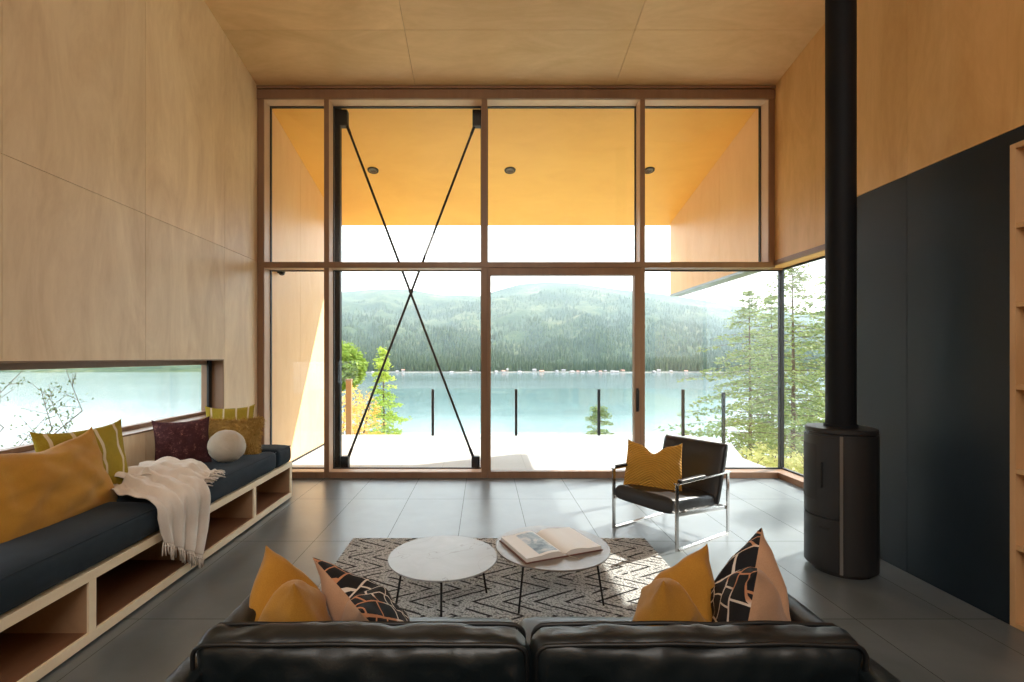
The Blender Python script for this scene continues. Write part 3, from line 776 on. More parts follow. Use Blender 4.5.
# ---------------------------------------------------------------- trees and shrubs
def clump(mb, c, r, n, size, flat=.5, rnd=random):
    for _ in range(n):
        d = Vector((rnd.gauss(0, 1), rnd.gauss(0, 1), rnd.gauss(0, flat))); p = Vector(c)+d*r*.5
        a = Vector((rnd.uniform(-1, 1), rnd.uniform(-1, 1), rnd.uniform(-.6, .6))).normalized(); b = a.orthogonal().normalized()
        s = size*rnd.uniform(.6, 1.3)
        mb.add([p-a*s, p+b*s*.42, p+a*s, p-b*s*.42], [(0, 1, 2, 3)])
def conifer(name, loc, H, R, label, seed, mat='needle', layers=26, dens=1.0, z_first=.12, size=.07, group=None, tail=1.0):
    rd = random.Random(seed); e = empty(name, loc, label=label, cat='tree', group=group)
    tr = MB().tube([(0, 0, -.3), (.03*H*.2, 0, H*.5), (0, 0, H)], [H*.008+.015, H*.005+.008, .004], 8)
    mb = MB(); bb = tr
    for l in range(layers):
        t = (l+rd.uniform(-.3, .3))/layers; zz0 = H*(z_first+(1-z_first)*max(0, t)); k = (1-max(0, t))
        L = R*(k**.85*tail+.03)*rd.uniform(.75, 1.15)
        nb = rd.choice((4, 5, 6)); a0 = rd.random()*6.3
        for j in range(nb):
            a = a0+2*PI*j/nb+rd.uniform(-.3, .3); LL = L*rd.uniform(.45, 1.2)
            zz = zz0+rd.uniform(-.55, .55)*H*(1-z_first)/layers
            pts = []
            for s in range(6):
                u = s/5; pts.append(Vector((math.cos(a)*LL*u, math.sin(a)*LL*u, zz+LL*(.12*u-.34*u*u+.10*u**4))))
            bb.tube(pts, [.005*(1-s/6)*(1+LL*.5)+.002 for s in range(6)], 4)
            steps = max(2, int(LL/.17*dens))
            for s in range(steps):
                u = .22+.78*(s+.5)/steps; i0 = min(4, int(u*5)); p = pts[i0].lerp(pts[i0+1], u*5-i0)
                side = Vector((-math.sin(a), math.cos(a), 0))
                wdt = LL*.33*(1-u)*1.4+.07
                for q in range(4):
                    pp = p+side*rd.uniform(-1, 1)*wdt+Vector((0, 0, rd.uniform(-.07, .02)))
                    clump(mb, pp, .13, 5, size, .3, rd)
    mb.build('foliage', M[mat], e); bb.build('trunk', M['bark'], e)
    return e
def shrub(name, loc, R, H, label, seed, mat, n=260, size=.05, group=None, cb=0):
    rd = random.Random(seed); e = empty(name, loc, label=label, cat='shrub', group=group)
    mb = MB(); bb = MB()
    for k in range(9):
        a = rd.random()*6.3; tip = Vector((math.cos(a)*R*rd.uniform(.3, .9), math.sin(a)*R*rd.uniform(.3, .9), H*rd.uniform(.6, 1)))
        bb.tube([(0, 0, -.05), tip*.5+Vector((0, 0, H*.1)), tip], [.02, .012, .004], 5)
    for _ in range(n):
        d = Vector((rd.gauss(0, 1), rd.gauss(0, 1), rd.gauss(0, 1))).normalized()*rd.random()**.45
        clump(mb, (d.x*R, d.y*R, H*(1+cb)*.5+d.z*H*(1-cb)*.5), .12, 5, size, .7, rd)
    mb.build('foliage', M[mat], e); bb.build('stems', M['bark'], e)
    return e
def gpos(px, y, dz=0): x = (px-484)*y/480; return (x, y, ground_z(x, y)+dz)
def tree_at(px, y, ytop, R, label, seed, mat='needle', **k):
    x, yy, z = gpos(px, y); top = 1.55+(357-ytop)*y/480
    return conifer(k.pop('name', 'fir_tree'), (x, y, z), top-z, R, label, seed, mat, **k)
tree_at(749, 13.5, 287, 2.7, 'open branched fir just beyond the railing with its tip below the roof edge', 1, layers=26, z_first=.28, dens=.5, size=.05)
tree_at(792, 11.5, 252, 2.3, 'tall thin fir behind the corner post of the glazing', 2, layers=26, z_first=.25, dens=.5, size=.05)
tree_at(771, 18, 290, 2.6, 'fir partly hidden between the two nearer firs right of the railing', 3, layers=28, z_first=.2, dens=.8)
tree_at(832, 15, 262, 3.0, 'fir furthest right, mostly hidden by the stove pipe', 5, layers=26, z_first=.2, dens=.8)
conifer('fir_tree', (8.4, 7.6, ground_z(8.4, 7.6)), 6.9, 1.6, 'fir on the slope beyond the bay window, behind the stove', 8, layers=22, z_first=.3, dens=.6)
conifer('fir_tree', (9.9, 10.4, ground_z(9.9, 10.4)), 8.6, 1.7, 'second fir on the slope beyond the bay window, further from the house', 9, layers=22, z_first=.3, dens=.6)
tree_at(383, 15, 343, 1.15, 'slender lime green larch below the left half of the deck edge', 11, 'needle_lime', layers=20, z_first=.12, dens=.9, size=.055, name='larch_tree')
tree_at(599, 13, 402, .7, 'sparse sapling tip rising behind the deck edge beyond the sliding door', 12, 'needle', layers=7, z_first=.6, dens=.2, size=.04, name='sapling')
x, y, z = gpos(353, 14)
shrub('leafy_tree', (x-.42, 14, z-.0), .75, 1.95-z, 'dense bright green tree at the left edge of the lake view', 13, 'leaf_green', n=2600, size=.075, cb=.72)
x, y, z = gpos(358, 12.4)
shrub('orange_shrub', (x, 12.4, z+.2), .62, 1.35-(z+.2)-.55, 'orange leaved shrub beside the wooden post', 14, 'leaf_orange', n=420, size=.05)
rs = random.Random(21)
for i, (px, y, R_, H_, mt, lab) in enumerate([
        (722, 12.0, .9, 1.1, 'leaf_shrub', 'low olive shrub below the end of the glass railing'),
        (745, 9.6, .6, .55, 'leaf_shrub', 'olive shrub nearest the corner of the deck'),
        (770, 10.6, .8, .9, 'leaf_shrub', 'wide olive shrub left of the corner post'),
        (798, 9.2, .7, .75, 'leaf_shrub', 'yellow green shrub right of the corner post'),
        (822, 8.2, .6, .8, 'leaf_shrub', 'yellow green shrub showing beside the stove top'),
        (812, 12.5, 1.2, 1.6, 'leaf_green', 'tall green bush behind the yellow green shrubs'),
        (730, 16.0, 1.2, 1.5, 'leaf_green', 'green bush low on the slope beyond the railing'),
        (385, 13.6, .6, .9, 'leaf_shrub', 'pale bush at the foot of the larch')]):
    shrub('shrub', gpos(px, y), R_, H_, lab, 30+i, mt, n=int(260*R_*H_+110), size=.05)
# small bare-twigged shrub outside the low slot window
rd = random.Random(77)
e = empty('twiggy_shrub', (-4.35, 3.75, ground_z(-4.35, 3.75)), label='thin twiggy shrub with small dark leaves outside the low slot window', cat='shrub')
bb = MB(); lf = MB(); gz = ground_z(-4.35, 3.75)
for k in range(26):
    a = rd.uniform(-1.2, 1.2); yb = rd.uniform(-1.3, 1.3); H_ = rd.uniform(1.15, 1.95)-gz-.1
    pts = [Vector((0, yb*.4, 0)), Vector((rd.uniform(-.2, .2), yb*.7, H_*.5)), Vector((rd.uniform(-.3, .3), yb+rd.uniform(-.5, .5), H_*.72)), Vector((rd.uniform(-.4, .3), yb*1.1+rd.uniform(-.5, .5), H_*rd.uniform(.8, .97)))]
    bb.tube(pts, [.012, .008, .005, .002], 5)
    for q in range(15):
        u = rd.uniform(.9, 3); i0 = min(2, int(u)); p = pts[i0].lerp(pts[i0+1], u-i0)
        tip = p+Vector((rd.uniform(-.15, .15), rd.uniform(-.28, .28), rd.uniform(0, .2))); bb.tube([p, tip], [.003, .0012], 4)
        for _ in range(7):
            c = p.lerp(tip, rd.uniform(.2, 1.1))+Vector((rd.gauss(0, .025), rd.gauss(0, .025), rd.gauss(0, .025)))
            d1 = Vector((rd.uniform(-1, 1), rd.uniform(-1, 1), rd.uniform(-1, 1))).normalized(); d2 = d1.orthogonal().normalized(); s = rd.uniform(.010, .020)
            lf.add([c-d1*s, c+d2*s*.5, c+d1*s, c-d2*s*.5], [(0, 1, 2, 3)])
bb.build('stems', M['bark'], e); lf.build('leaves', M['leaf_dark'], e)

# ---------------------------------------------------------------- storage bench along the left wall
BF = -2.115     # front plane
bench = empty('storage_bench', (-2.5, 3.0, 0), label='long low pale plywood bench with open cubbies under the slot window', cat='bench')
bx0, by0, by1 = XL+.004, -.2, 5.29
def bb_(name, a, b, c, d_, f, g, mat='ply_bench', bev=.0015): return MB().box(a+2.5, b+2.5, c-3.0, d_-3.0, f, g).build(name, M[mat], bench, bevel=bev)
bb_('bench_top', bx0, BF, by0, by1, .345, .40)
bb_('bench_base', bx0, BF, by0, by1, .015, .068)
bb_('cubby_floor', bx0+.02, BF-.018, by0, by1, .068, .071, 'ply_dark', 0)  # dark floor colour stands for shade in the cubbies
bb_('back_panel', bx0, bx0+.02, by0, by1, .071, .345, 'ply_shaded')
bb_('plinth', bx0, BF-.03, by0, by1, 0, .015, 'black_gasket')
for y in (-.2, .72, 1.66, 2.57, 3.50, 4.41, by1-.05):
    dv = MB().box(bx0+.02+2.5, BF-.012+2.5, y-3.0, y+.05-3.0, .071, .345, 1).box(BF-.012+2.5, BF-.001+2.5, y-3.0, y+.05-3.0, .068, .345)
    dv.build('divider', [M['ply_bench'], M['ply_shaded']], bench)
# divider sides, back and floor carry the cubbies' shade in their dark colour
def mattress(y0_, y1_, lab, seed):
    cx = (bx0+.02+BF+.01)/2; hy = (y1_-y0_)/2
    mb = MB(); soft_box(mb, (0, 0, 0), ((BF+.01-bx0-.02)/2, hy, .0925), .05, 34, (.01, .01, .012), .005, 5, seed=seed)
    o = mb.build('bench_cushion', M['mattress'], smooth=True, loc=(cx, (y0_+y1_)/2, .40+.098)); tag(o, lab, 'seat cushion', 'bench cushions')
    p = MB(); hx = (BF+.01-bx0-.02)/2
    for zz in (.078,):
        pts = []
        for k in range(60):
            t = k/60*4
            q = [(-1, -1), (1, -1), (1, 1), (-1, 1), (-1, -1)]; i = int(t); u = t-i
            pts.append(((q[i][0]*(1-u)+q[i+1][0]*u)*(hx-.012), (q[i][1]*(1-u)+q[i+1][1]*u)*(hy-.012), zz))
        p.tube(pts, .004, 6, closed=True)
    p.build('seam', M['mattress'], o, smooth=True)
mattress(-.15, 3.22, 'long charcoal bench cushion under the orange pillow, nearest the camera', 1)
mattress(3.235, 4.90, 'charcoal bench cushion under the burgundy and round pillows', 2)
mattress(4.915, 5.27, 'short charcoal bench cushion at the window wall end', 3)

# pillows on the bench
pillow('cushion', (-2.56, 2.84, .79), (-.02, .62, 0), (-.34, .02, 1), .90, .52, .17, M['mustard'], 'big plain ochre pillow at the left edge, in front of the striped one', seed=3, wr=.018, pinch=.08, chop=.03, ears=.045)
pillow('cushion', (-2.68, 3.24, .81), (.10, .60, 0), (-.20, .08, 1), .62, .54, .15, M['stripes'], 'mustard pillow with cream stripes, half hidden behind the big ochre pillow', seed=7, wr=.014)
pillow('cushion', (-2.68, 4.27, .785), (.36, .30, 0), (-.26, .25, 1), .45, .42, .14, M['burgundy'], 'dark burgundy speckled pillow leaning under the slot window', seed=12, wr=.012)
pillow('cushion', (-2.655, 5.02, .81), (.46, .22, 0), (-.12, .3, 1), .47, .45, .14, M['stripes'], 'mustard pillow with cream stripes at the far end behind the shaggy one', seed=5, wr=.01)
fl = pillow('cushion', (-2.50, 4.76, .755), (.52, .10, 0), (-.1, .35, 1), .54, .37, .15, M['fur'], 'shaggy golden lumbar pillow behind the round cream one', seed=9, wr=.008)
rd = random.Random(5); fm = MB(); me = fl.data
for _ in range(9000):
    p = me.polygons[rd.randrange(len(me.polygons))]; vv = [me.vertices[i].co for i in p.vertices]
    a, b = rd.random(), rd.random(); q = vv[0].lerp(vv[1], a).lerp(vv[3].lerp(vv[2], a), b)
    nn = p.normal; d = (nn*.8+Vector((rd.gauss(0, .35), -.75+rd.gauss(0, .3), rd.gauss(0, .3)))).normalized()
    s = d.cross(nn).normalized()*.0032; L = rd.uniform(.03, .065)
    fm.add([q-s, q+s, q+nn*.006+d*L], [(0, 1, 2)])
fm.build('fur', M['fur'], fl)
# round cream cushion
ball = MB(); prof = []
NB, NR = 48, 24; vs = []; fs = []
for i in range(NR+1):
    th = PI*i/NR
    for k in range(NB):
        ph = 2*PI*k/NB; r = .158*(1-.035*math.exp(-((ph*6/(2*PI) % 1-.5)/.07)**2)*math.sin(th))
        vs.append((r*math.sin(th)*math.cos(ph), r*math.cos(th), r*.92*math.sin(th)*math.sin(ph)))
for i in range(NR):
    for k in range(NB):
        l = (k+1) % NB; fs.append((i*NB+k, i*NB+l, (i+1)*NB+l, (i+1)*NB+k))
ball.add(vs, fs)
o = ball.build('round_cushion', M['cream'], smooth=True, loc=(-2.335, 4.36, .60+.14)); o.rotation_euler = (.35, .2, 1.0)
tag(o, 'round cream knitted ball cushion in front of the shaggy golden pillow', 'cushion')
bt = MB().lathe([(.0001, .006), (.012, .004), (.016, 0)], 16, close=False).build('button', M['tan'], o, smooth=True); bt.location = (0, .155, 0); bt.rotation_euler = (-PI/2, 0, 0)

# throw blanket
def cat(ps, t):
    n = len(ps)-1; x = t*n; i = min(n-1, int(x)); u = x-i
    p0, p1, p2, p3 = (Vector(ps[max(0, i-1)]), Vector(ps[i]), Vector(ps[i+1]), Vector(ps[min(n, i+2)]))
    return .5*((2*p1)+(p2-p0)*u+(2*p0-5*p1+4*p2-p3)*u*u+(3*p1-p0-3*p2+p3)*u**3)
def sheet(mb, L, Rr, ns, nt, fold, uvscale=1):
    """cloth between two rails; fold(s, t) lifts it along its outward normal"""
    base = [[cat(L, i/ns).lerp(cat(Rr, i/ns), j/nt) for j in range(nt+1)] for i in range(ns+1)]
    vs = []
    for i in range(ns+1):
        for j in range(nt+1):
            a = base[min(ns, i+1)][j]-base[max(0, i-1)][j]; b = base[i][min(nt, j+1)]-base[i][max(0, j-1)]
            n = a.cross(b); n = n.normalized() if n.length > 1e-9 else Vector((0, 0, 1))
            if n.x+n.z < 0: n = -n
            vs.append(base[i][j]+n*fold(i/ns, j/nt))
    fs = [(i*(nt+1)+j, (i+1)*(nt+1)+j, (i+1)*(nt+1)+j+1, i*(nt+1)+j+1) for i in range(ns) for j in range(nt)]
    mb.add(vs, fs); return vs
th = empty('throw_blanket', (-2.3, 3.4, .6), label='oatmeal wool throw draped over the bench edge with knotted fringe', cat='blanket')
O = Vector((2.3, -3.4, -.6))
def off(ps): return [tuple(Vector(p)+O) for p in ps]
mb = MB()
def f1(s, t):
    a = .5+.5*math.sin(t*2*PI*3.6+1.4*math.sin(s*5)+.6)
    b = .5+.5*math.sin(t*2*PI*7.3+s*4+2)
    bunch = math.exp(-((s-.22)/.22)**2)
    return .006+.034*a**1.5*(.6+.5*s)+.012*b+.014*nz((s*9, t*5, 1))*s+bunch*(.06*math.sin(PI*t)**.7+.05*abs(nz((s*7, t*6, 3)))+.02*(.5+.5*math.sin(s*38+t*9)))
v1 = sheet(mb, off([(-2.60, 3.36, .605), (-2.50, 3.22, .605), (-2.34, 3.12, .61), (-2.16, 3.06, .605), (-2.095, 3.05, .55), (-2.09, 3.07, .46), (-2.09, 3.11, .35)]),
           off([(-2.66, 3.82, .605), (-2.50, 3.80, .605), (-2.34, 3.74, .61), (-2.16, 3.66, .605), (-2.095, 3.63, .55), (-2.09, 3.60, .34), (-2.09, 3.50, .10)]), 60, 64, f1)
def f2(s, t):
    return .07+.06*abs(nz((s*4, t*7, 8)))+.045*math.sin(PI*min(1, s*1.1))*(.4+.6*math.sin(PI*t))+.016*math.sin(t*19+s*5)*(.4+.6*s)+.012*math.sin(s*17+t*4)-.06*s
v2 = sheet(mb, off([(-2.62, 3.34, .62), (-2.45, 3.40, .62), (-2.28, 3.50, .62), (-2.13, 3.64, .605)]),
           off([(-2.70, 3.86, .62), (-2.52, 3.96, .62), (-2.34, 3.98, .605), (-2.16, 3.88, .595)]), 34, 30, f2)
o = mb.build('blanket_cloth', M['throw'], th, smooth=True); sm = o.modifiers.new('s', 'SOLIDIFY'); sm.thickness = .006; sm.offset = 0
fr_ = MB(); rd = random.Random(9)
row = v1[-65:]
for j in range(0, 65):
    p = Vector(row[j]); zf = -.6+.012
    L = rd.uniform(.07, .095)
    L = min(L, p.z-zf)
    q = p+Vector((rd.uniform(-.004, .01), rd.uniform(-.012, .012), -L*.5)); r = q+Vector((rd.uniform(-.006, .008), rd.uniform(-.012, .012), -L*.5))
    fr_.tube([p, q, r], [.0035, .0045, .0035], 5)
    if j % 2: fr_.lathe([(.001, -.008), (.007, -.004), (.007, .004), (.001, .008)], 6); 
    if j % 2:
        n_ = 24
        for q_ in range(len(fr_.v)-n_, len(fr_.v)): fr_.v[q_] = tuple(Vector(fr_.v[q_])+p.lerp(q, .5))
fr_.build('fringe', M['throw'], th, smooth=True)
fr_ = MB()
row = v2[-31:]
for j in range(31):
    p = Vector(row[j])
    q = p+Vector((.035, rd.uniform(0, .03), rd.uniform(-.015, .005))); r = q+Vector((rd.uniform(.0, .03), rd.uniform(-.01, .03), -.012))
    fr_.tube([p, q, r], [.004, .006, .004], 5)
fr_.build('fringe', M['throw'], th, smooth=True)

# ---------------------------------------------------------------- rug, tables, book
rug = MB(); rx0, rx1, ry0, ry1 = -1.11, 1.362, 2.28, 4.07
soft_box(rug, (0, 0, .009), ((rx1-rx0)/2, (ry1-ry0)/2, .009), .008, 80, wr=.0)
ro = rug.build('area_rug', M['rug'], smooth=True, loc=((rx0+rx1)/2, (ry0+ry1)/2, .0)); tag(ro, 'cream and black chevron wool rug between the sofa and the windows', 'rug')
def table(x, y, r, h, mat, lab, legs, seed):
    e = empty('coffee_table', (x, y, .018), label=lab, cat='coffee table', group='round coffee tables'); h -= .018
    MB().lathe([(r-.010, h-.013), (r-.002, h-.010), (r, h-.006), (r, h-.002), (r-.002, h)], 96).build('table_top', M[mat], e, smooth=40)
    MB().lathe([(r-.09, h-.028), (r-.075, h-.028), (r-.075, h-.013), (r-.09, h-.013)], 64, close=False).build('ring_frame', M['black_steel'], e, smooth=40)
    for a in legs:
        c, s = math.cos(a), math.sin(a)
        MB().tube([((r-.082)*c, (r-.082)*s, h-.016), ((r-.035)*c, (r-.035)*s, .0)], .0065, 10).build('leg', M['black_steel'], e, smooth=40)
    return e
table(-.255, 2.985, .337, .315, 'stone_white', 'left round coffee table with bare pale grey top and thin black legs', [-2.75, -1.52, .45], 1)
table(.440, 3.105, .366, .332, 'stone_brown', 'right round coffee table with mottled brown grey top holding the open book', [-2.35, -.45, 1.4], 2)
bk = empty('open_book', (.425, 3.10, .332), math.radians(-20), label='large open picture book lying on the right coffee table', cat='book')
bk.rotation_euler = (0, 0, math.radians(22)-0)
def page(sgn, mat, name, th_, n=16, zo=.006):
    mb = MB(); W_, D_ = .262, .185; vs = []
    for i in range(n+1):
        u = i/n; z = zo+th_*(1-.25*u)*(1-math.exp(-u*16))+.008*math.sin(PI*min(1, u*1.6))
        for yy in (-D_, D_): vs += [(sgn*u*W_, yy, zo), (sgn*u*W_, yy, z)]
    fs = []
    for i in range(n):
        a = i*4; b = a+4
        fs += [(a+1, b+1, b+3, a+3), (a, a+2, b+2, b), (a, b, b+1, a+1), (a+2, a+3, b+3, b+2)]
    fs += [(0, 1, 3, 2), (n*4, n*4+2, n*4+3, n*4+1)]
    mb.add(vs, fs); return mb.build(name, mat, bk, smooth=30)
m = NT('photo_page', (.8, .8, .8), .5); v = m.coord(); sp = m.add('ShaderNodeSeparateXYZ', {0: v})
ins = m.m_('MULTIPLY', m.m_('MULTIPLY', m.m_('LESS_THAN', m.m_('ABSOLUTE', m.m_('ADD', sp.outputs[0], .10)), .065), m.m_('LESS_THAN', m.m_('ABSOLUTE', sp.outputs[1]), .16)), m.m_('GREATER_THAN', sp.outputs[2], .02))
pic = m.ramp(m.noise(v, 9, 6, .7, 1), [(.35, (.10, .17, .24)), (.5, (.30, .42, .52)), (.65, (.66, .70, .72))])
edge = m.mix(m.m_('GREATER_THAN', sp.outputs[2], .0285), (.42, .36, .30), (.74, .74, .73))
m.col(m.mix(ins, (.72, .71, .69), pic))
page(-1, m.m, 'left_pages', .030); page(1, plain('blank_page', (.76, .76, .75), .5), 'right_pages', .026)
MB().box(-.272, -.004, -.192, .192, 0, .006).box(.004, .272, -.192, .192, 0, .006).box(-.004, .004, -.192, .192, 0, .005).build('book_cover', plain('red_brown_cover', (.14, .055, .04), .6), bk, bevel=.001)
MB().tube([(.0, -.16, .012), (.01, -.19, .02), (.02, -.205, .008), (.06, -.26, .003)], .0018, 6).build('ribbon_marker', plain('cream_ribbon', (.6, .55, .45), .7), bk, smooth=True)

# ---------------------------------------------------------------- lounge chair
A = (.555, -.833)
ch = empty('lounge_chair', (1.358, 4.09, 0), math.atan2(-.833, .555), label='low black leather lounge chair with flat chrome frame beside the windows', cat='armchair')
AH, DL, HW = .545, .735, .310
for s, nm in ((-1, 1), (1, 1)):
    x = s*(HW+.012)
    loop = [(x, .0, .006), (x, .0, AH), (x, DL, AH), (x, DL, .006)]
    mb = MB()
    mb.bar((x, .0, 0), (x, 0, AH), .012, .036, (0, 1, 0)) if False else None
    mb.box(x-.006, x+.006, -.018, .018, 0, AH-.012)          # front leg
    mb.box(x-.006, x+.006, DL-.018, DL+.018, 0, AH-.012)     # rear leg
    mb.box(x-.018, x+.018, -.018, DL+.018, AH-.012, AH)      # arm
    mb.box(x-.018, x+.018, .018, DL-.018, 0, .012)           # floor runner
    mb.build('side_frame', M['chrome'], ch, bevel=.002)
    MB().bar((x-s*.012, 0, .285), (x-s*.012, DL, .225), .010, .03, (0, 0, 1)).build('side_rail', M['chrome'], ch, bevel=.002)
    mb = MB(); soft_box(mb, (x, .20, AH+.010), (.021, .17, .010), .008, 12); mb.build('arm_pad', M['chair_leather'], ch, smooth=True)
MB().box(-HW, HW, DL-.02, DL-.008, .215, .245).box(-HW, HW, .14, .152, .262, .292).build('cross_rail', M['chrome'], ch, bevel=.002)
def sling(prof, thick, wd, name, n=22, seed=0):
    """upholstered slab following a side profile (y, z); rounded edges"""
    mb = MB(); P_ = [Vector((0, a, b)) for a, b in prof]; ns = 26; rows = []
    for i in range(ns+1):
        t = i/ns; p = cat(P_, t); q = cat(P_, min(1, t+.01))-cat(P_, max(0, t-.01)); nn = Vector((0, -q.z, q.y)).normalized()
        e_ = min(t, 1-t)*6; tk = thick/2*min(1, math.sqrt(max(0, 1-(1-min(1, e_))**2))*.85+.15)
        ring = []
        for k in range(n*2):
            a = 2*PI*k/(n*2); cx = math.copysign(abs(math.cos(a))**.25, math.cos(a)); sz = math.copysign(abs(math.sin(a))**.55, math.sin(a))
            pt = p+Vector((cx*wd/2, 0, 0))+nn*sz*tk*(1+.05*nz((cx*3, t*5, seed), 1.5))
            ring.append(pt)
        rows.append(ring)
    vs = [p for r in rows for p in r]; m_ = n*2
    fs = [(i*m_+k, i*m_+(k+1) % m_, (i+1)*m_+(k+1) % m_, (i+1)*m_+k) for i in range(ns) for k in range(m_)]
    fs += [tuple(range(m_-1, -1, -1)), tuple(ns*m_+k for k in range(m_))]
    mb.add(vs, fs); return mb.build(name, M['chair_leather'], ch, smooth=50)
sling([(-.02, .352), (.06, .335), (.33, .318), (.64, .29)], .135, .585, 'seat_cushion', seed=1)
sling([(.60, .27), (.645, .42), (.70, .60), (.75, .78)], .10, .625, 'backrest', seed=4)
bt = MB()
for (x, z, y) in ((-.1, .60, .615), (.1, .60, .615)):
    bt.lathe([(.001, -.006), (.012, -.003), (.001, .004)], 10)
chp = pillow('cushion', (1.53, 4.345, .545), (.86, -.50, 0), (.22, .22, 1), .52, .43, .15, M['ribbed'], 'pleated mustard pillow sitting on the black lounge chair', seed=15, wr=.012, chop=.075, pinch=.06, ears=.03)

# ---------------------------------------------------------------- wood stove
SX, SY, SR = 2.612, 3.515, .209
st = empty('wood_stove', (SX, SY, 0), label='tall round black wood stove with curved door standing before the dark wall', cat='stove')
st.rotation_euler = (0, 0, 0)
MB().lathe([(SR-.03, 0), (SR-.03, .03), (SR, .032), (SR, 1.0), (SR-.004, 1.004)], 96).build('stove_body', M['stove'], st, smooth=35)
MB().lathe([(SR+.004, 1.006), (SR+.010, 1.010), (SR+.010, 1.034), (SR+.004, 1.040)], 96).build('top_plate', M['stove'], st, smooth=35)
def arc_panel(a0, a1, z0_, z1_, r0, r1, name, mat, par=st, n=30):
    mb = MB(); vs = []; a0, a1 = math.radians(a0), math.radians(a1)
    for i in range(n+1):
        a = a0+(a1-a0)*i/n; c, s = math.cos(a), math.sin(a)
        vs += [(r0*c, r0*s, z0_), (r1*c, r1*s, z0_), (r1*c, r1*s, z1_), (r0*c, r0*s, z1_)]
    fs = []
    for i in range(n):
        for k in range(4): l = (k+1) % 4; fs.append((i*4+k, i*4+l, i*4+4+l, i*4+4+k))
    fs += [(3, 2, 1, 0), (n*4, n*4+1, n*4+2, n*4+3)]
    mb.add(vs, fs); return mb.build(name, M[mat], par, smooth=35, bevel=.0015)
# strip seen at px 843 : angle on the body facing the camera
dr = arc_panel(128, 231, .415, .985, SR+.001, SR+.016, 'stove_door', 'stove')
lo = arc_panel(128, 231, .045, .405, SR+.001, SR+.016, 'wood_drawer', 'stove')
arc_panel(232, 237, .035, .995, SR+.001, SR+.020, 'steel_strip', 'stove_strip')
arc_panel(122, 127, .035, .995, SR+.001, SR+.020, 'steel_strip', 'stove_strip')
arc_panel(238, 481, .035, .995, SR+.001, SR+.012, 'side_panel', 'stove')
arc_panel(203, 206, .62, .80, SR+.017, SR+.030, 'door_handle', 'black_gasket', dr, 6)
arc_panel(200, 216, .325, .342, SR+.0165, SR+.024, 'drawer_pull', 'black_gasket', lo, 8)
arc_panel(150, 195, .52, .92, SR+.0165, SR+.018, 'door_glass', 'black_gasket', dr, 16)
fl_ = empty('stove_pipe', (SX, SY, 1.041), label='thick black flue pipe rising from the round stove to the ceiling', cat='flue pipe')
top = ceil_z(SY)-1.041
MB().lathe([(.094, 0), (.094, top)], 64).build('pipe_shaft', M['pipe'], fl_, smooth=35)
MB().lathe([(.095, 0), (.104, .001), (.104, .02), (.095, .022)], 64, close=False).build('pipe_collar', M['pipe'], fl_, smooth=35)

# ---------------------------------------------------------------- bookshelf in the right wall
sh = empty('bookshelf', (XR2, 1.66, 0), label='tall empty built-in birch bookshelf at the right edge of the dark wall', cat='bookshelf')
def sb(name, a, b, c, d_, f, g): return MB().box(a-XR2, b-XR2, c-1.66, d_-1.66, f, g).build(name, M['ply_pegs' if name == 'side_panel' else 'ply_shelf'], sh, bevel=.001)
D0, D1 = XR2-.004, 3.36
sb('side_panel', D0, D1, 2.742, 2.772, .003, 2.772); sb('side_panel', D0, D1, .553, .583, .003, 2.772); sb('side_panel', D0, D1, 1.64, 1.668, .033, 2.742)
sb('top_panel', D0, D1, .583, 2.742, 2.742, 2.772); sb('bottom_panel', D0, D1, .583, 2.742, .003, .033)
sb('back_panel', D1, D1+.01, .56, 2.77, .003, 2.77)
for z in (.461, .897, 1.378, 1.85, 2.30):
    sb('shelf', D0+.003, D1, 1.668, 2.742, z-.014, z+.014); sb('shelf', D0+.003, D1, .583, 1.64, z-.014, z+.014)
# ---------------------------------------------------------------- sofa
SXL, SXR = -.926, 1.205
sf = empty('sofa', (.14, 1.65, 0), label='low black leather sofa seen from behind at the bottom of the view', cat='sofa')
def sv(x, y, z): return (x-.14, y-1.65, z)
def sbx(name, x0, x1, y0, y1, z0, z1, r=.02, wr=.0, puff=(0, 0, 0), n=30, mat='leather', seed=0, par=sf):
    mb = MB(); soft_box(mb, sv((x0+x1)/2, (y0+y1)/2, (z0+z1)/2), ((x1-x0)/2, (y1-y0)/2, (z1-z0)/2), r, n, puff, wr, 7, seed=seed)
    return mb.build(name, M[mat], par, smooth=True)
YB0, YB1, YF1 = 1.18, 1.345, 2.10
FZ = .625
sbx('arm', SXL, SXL+.095, YB0+.0, 2.04, .16, FZ, .022, seed=1)
sbx('arm', SXR-.095, SXR, YB0+.0, 2.04, .16, FZ, .022, seed=2)
sbx('back_panel', SXL+.093, SXR-.093, YB0+.0, YB1, .16, FZ, .022, seed=3)
sbx('base_frame', SXL+.093, SXR-.093, YB1-.01, 2.04, .16, .25, .02, seed=4)
for s0, s1, sd_ in ((SXL+.097, .137, 5), (.143, SXR-.097, 6)):
    c = sbx('seat_cushion', s0, s1, 1.36, YF1, .25, .425, .045, .006, (.0, .01, .02), 34, seed=sd_)
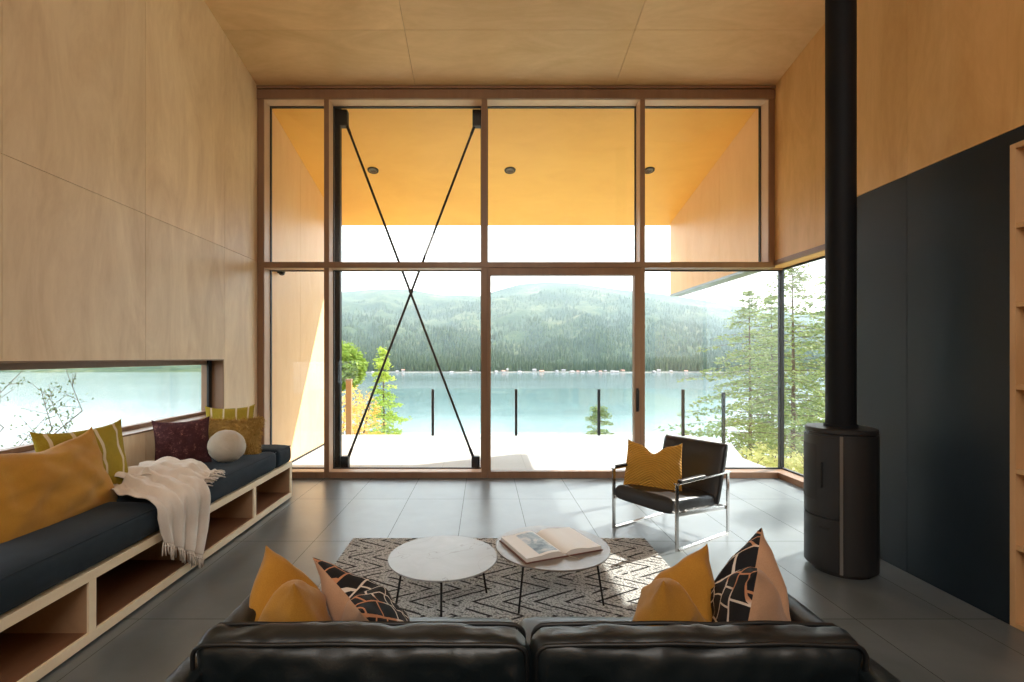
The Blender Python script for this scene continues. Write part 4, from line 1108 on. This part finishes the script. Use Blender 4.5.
for s0, s1, sd_ in ((-.868, .133, 8), (.148, 1.135, 9)):
    mb = MB(); cx, hx = (s0+s1)/2-.14, (s1-s0)/2
    soft_box(mb, (cx, 0, 0), (hx, .062, .150), .045, 90, (.01, .016, .010), .013, 8, seed=sd_)
    c = mb.build('back_cushion', M['leather'], sf, smooth=True)
    c.location = (0, 1.474-1.65, .558); c.rotation_euler = (math.radians(3), 0, 0)
    for yy in (-.051, .051):
        pts = []
        for k in range(120):
            t = k/120*4; q = [(-1, -1), (1, -1), (1, 1), (-1, 1), (-1, -1)]; i = int(t); u = t-i
            px_, pz_ = q[i][0]*(1-u)+q[i+1][0]*u, q[i][1]*(1-u)+q[i+1][1]*u
            # round the corners of the loop
            ax, az = px_*hx*1.0, pz_*.150
            rx = max(-hx+.045, min(hx-.045, ax)); rz = max(-.105, min(.105, az)); dd = Vector((ax-rx, az-rz))
            if dd.length > 1e-6: dd = dd.normalized()*.038
            pf = .004*(1-(rx/hx)**4) if abs(dd.y) > .02 else 0
            pts.append((cx+rx+dd.x, yy, rz+dd.y+math.copysign(pf, dd.y)+.004*nz((rx*6, yy, sd_))))
        MB().tube(pts, .0075, 6, closed=True).build('piping', M['leather_pipe'], c, smooth=True)
for x, y in ((SXL+.08, YB0+.08), (SXR-.08, YB0+.08), (SXL+.08, 1.97), (SXR-.08, 1.97)):
    zl = .019 if False else 0.0
    MB().tube([sv(x, y, zl), sv(x, y, .17)], [.012, .016], 12).build('leg', M['black_steel'], sf, smooth=40)

pillow('cushion', (-.725, 1.80, .565), (.46, -.62, 0), (-.16, -.10, 1), .48, .42, .24, M['mustard_deep'], 'yellow ochre pillow in the left corner of the sofa', seed=22, chop=.13, wr=.010, pinch=.04, ears=.02)
pillow('cushion', (-.425, 1.83, .54), (-.42, .58, 0), (-.62, -.12, .75), .56, .46, .20, [M['pattern'], M['tan']], 'black line patterned pillow with tan back leaning on the left ochre pillow', seed=24, chop=.08, wr=.010, pinch=.04, ears=.02)
pillow('cushion', (.725, 1.83, .560), (-.55, -.60, 0), (.20, -.10, 1), .52, .42, .24, M['mustard_deep'], 'yellow ochre pillow on the right half of the sofa', seed=29, chop=.13, wr=.012, pinch=.04, ears=.025)
pillow('cushion', (.975, 1.78, .600), (-.38, -.62, 0), (.18, -.02, 1), .58, .48, .24, [M['pattern'], M['tan']], 'black patterned pillow with tan back against the right sofa arm', seed=27, chop=.16, wr=.010, pinch=.04, ears=.02)
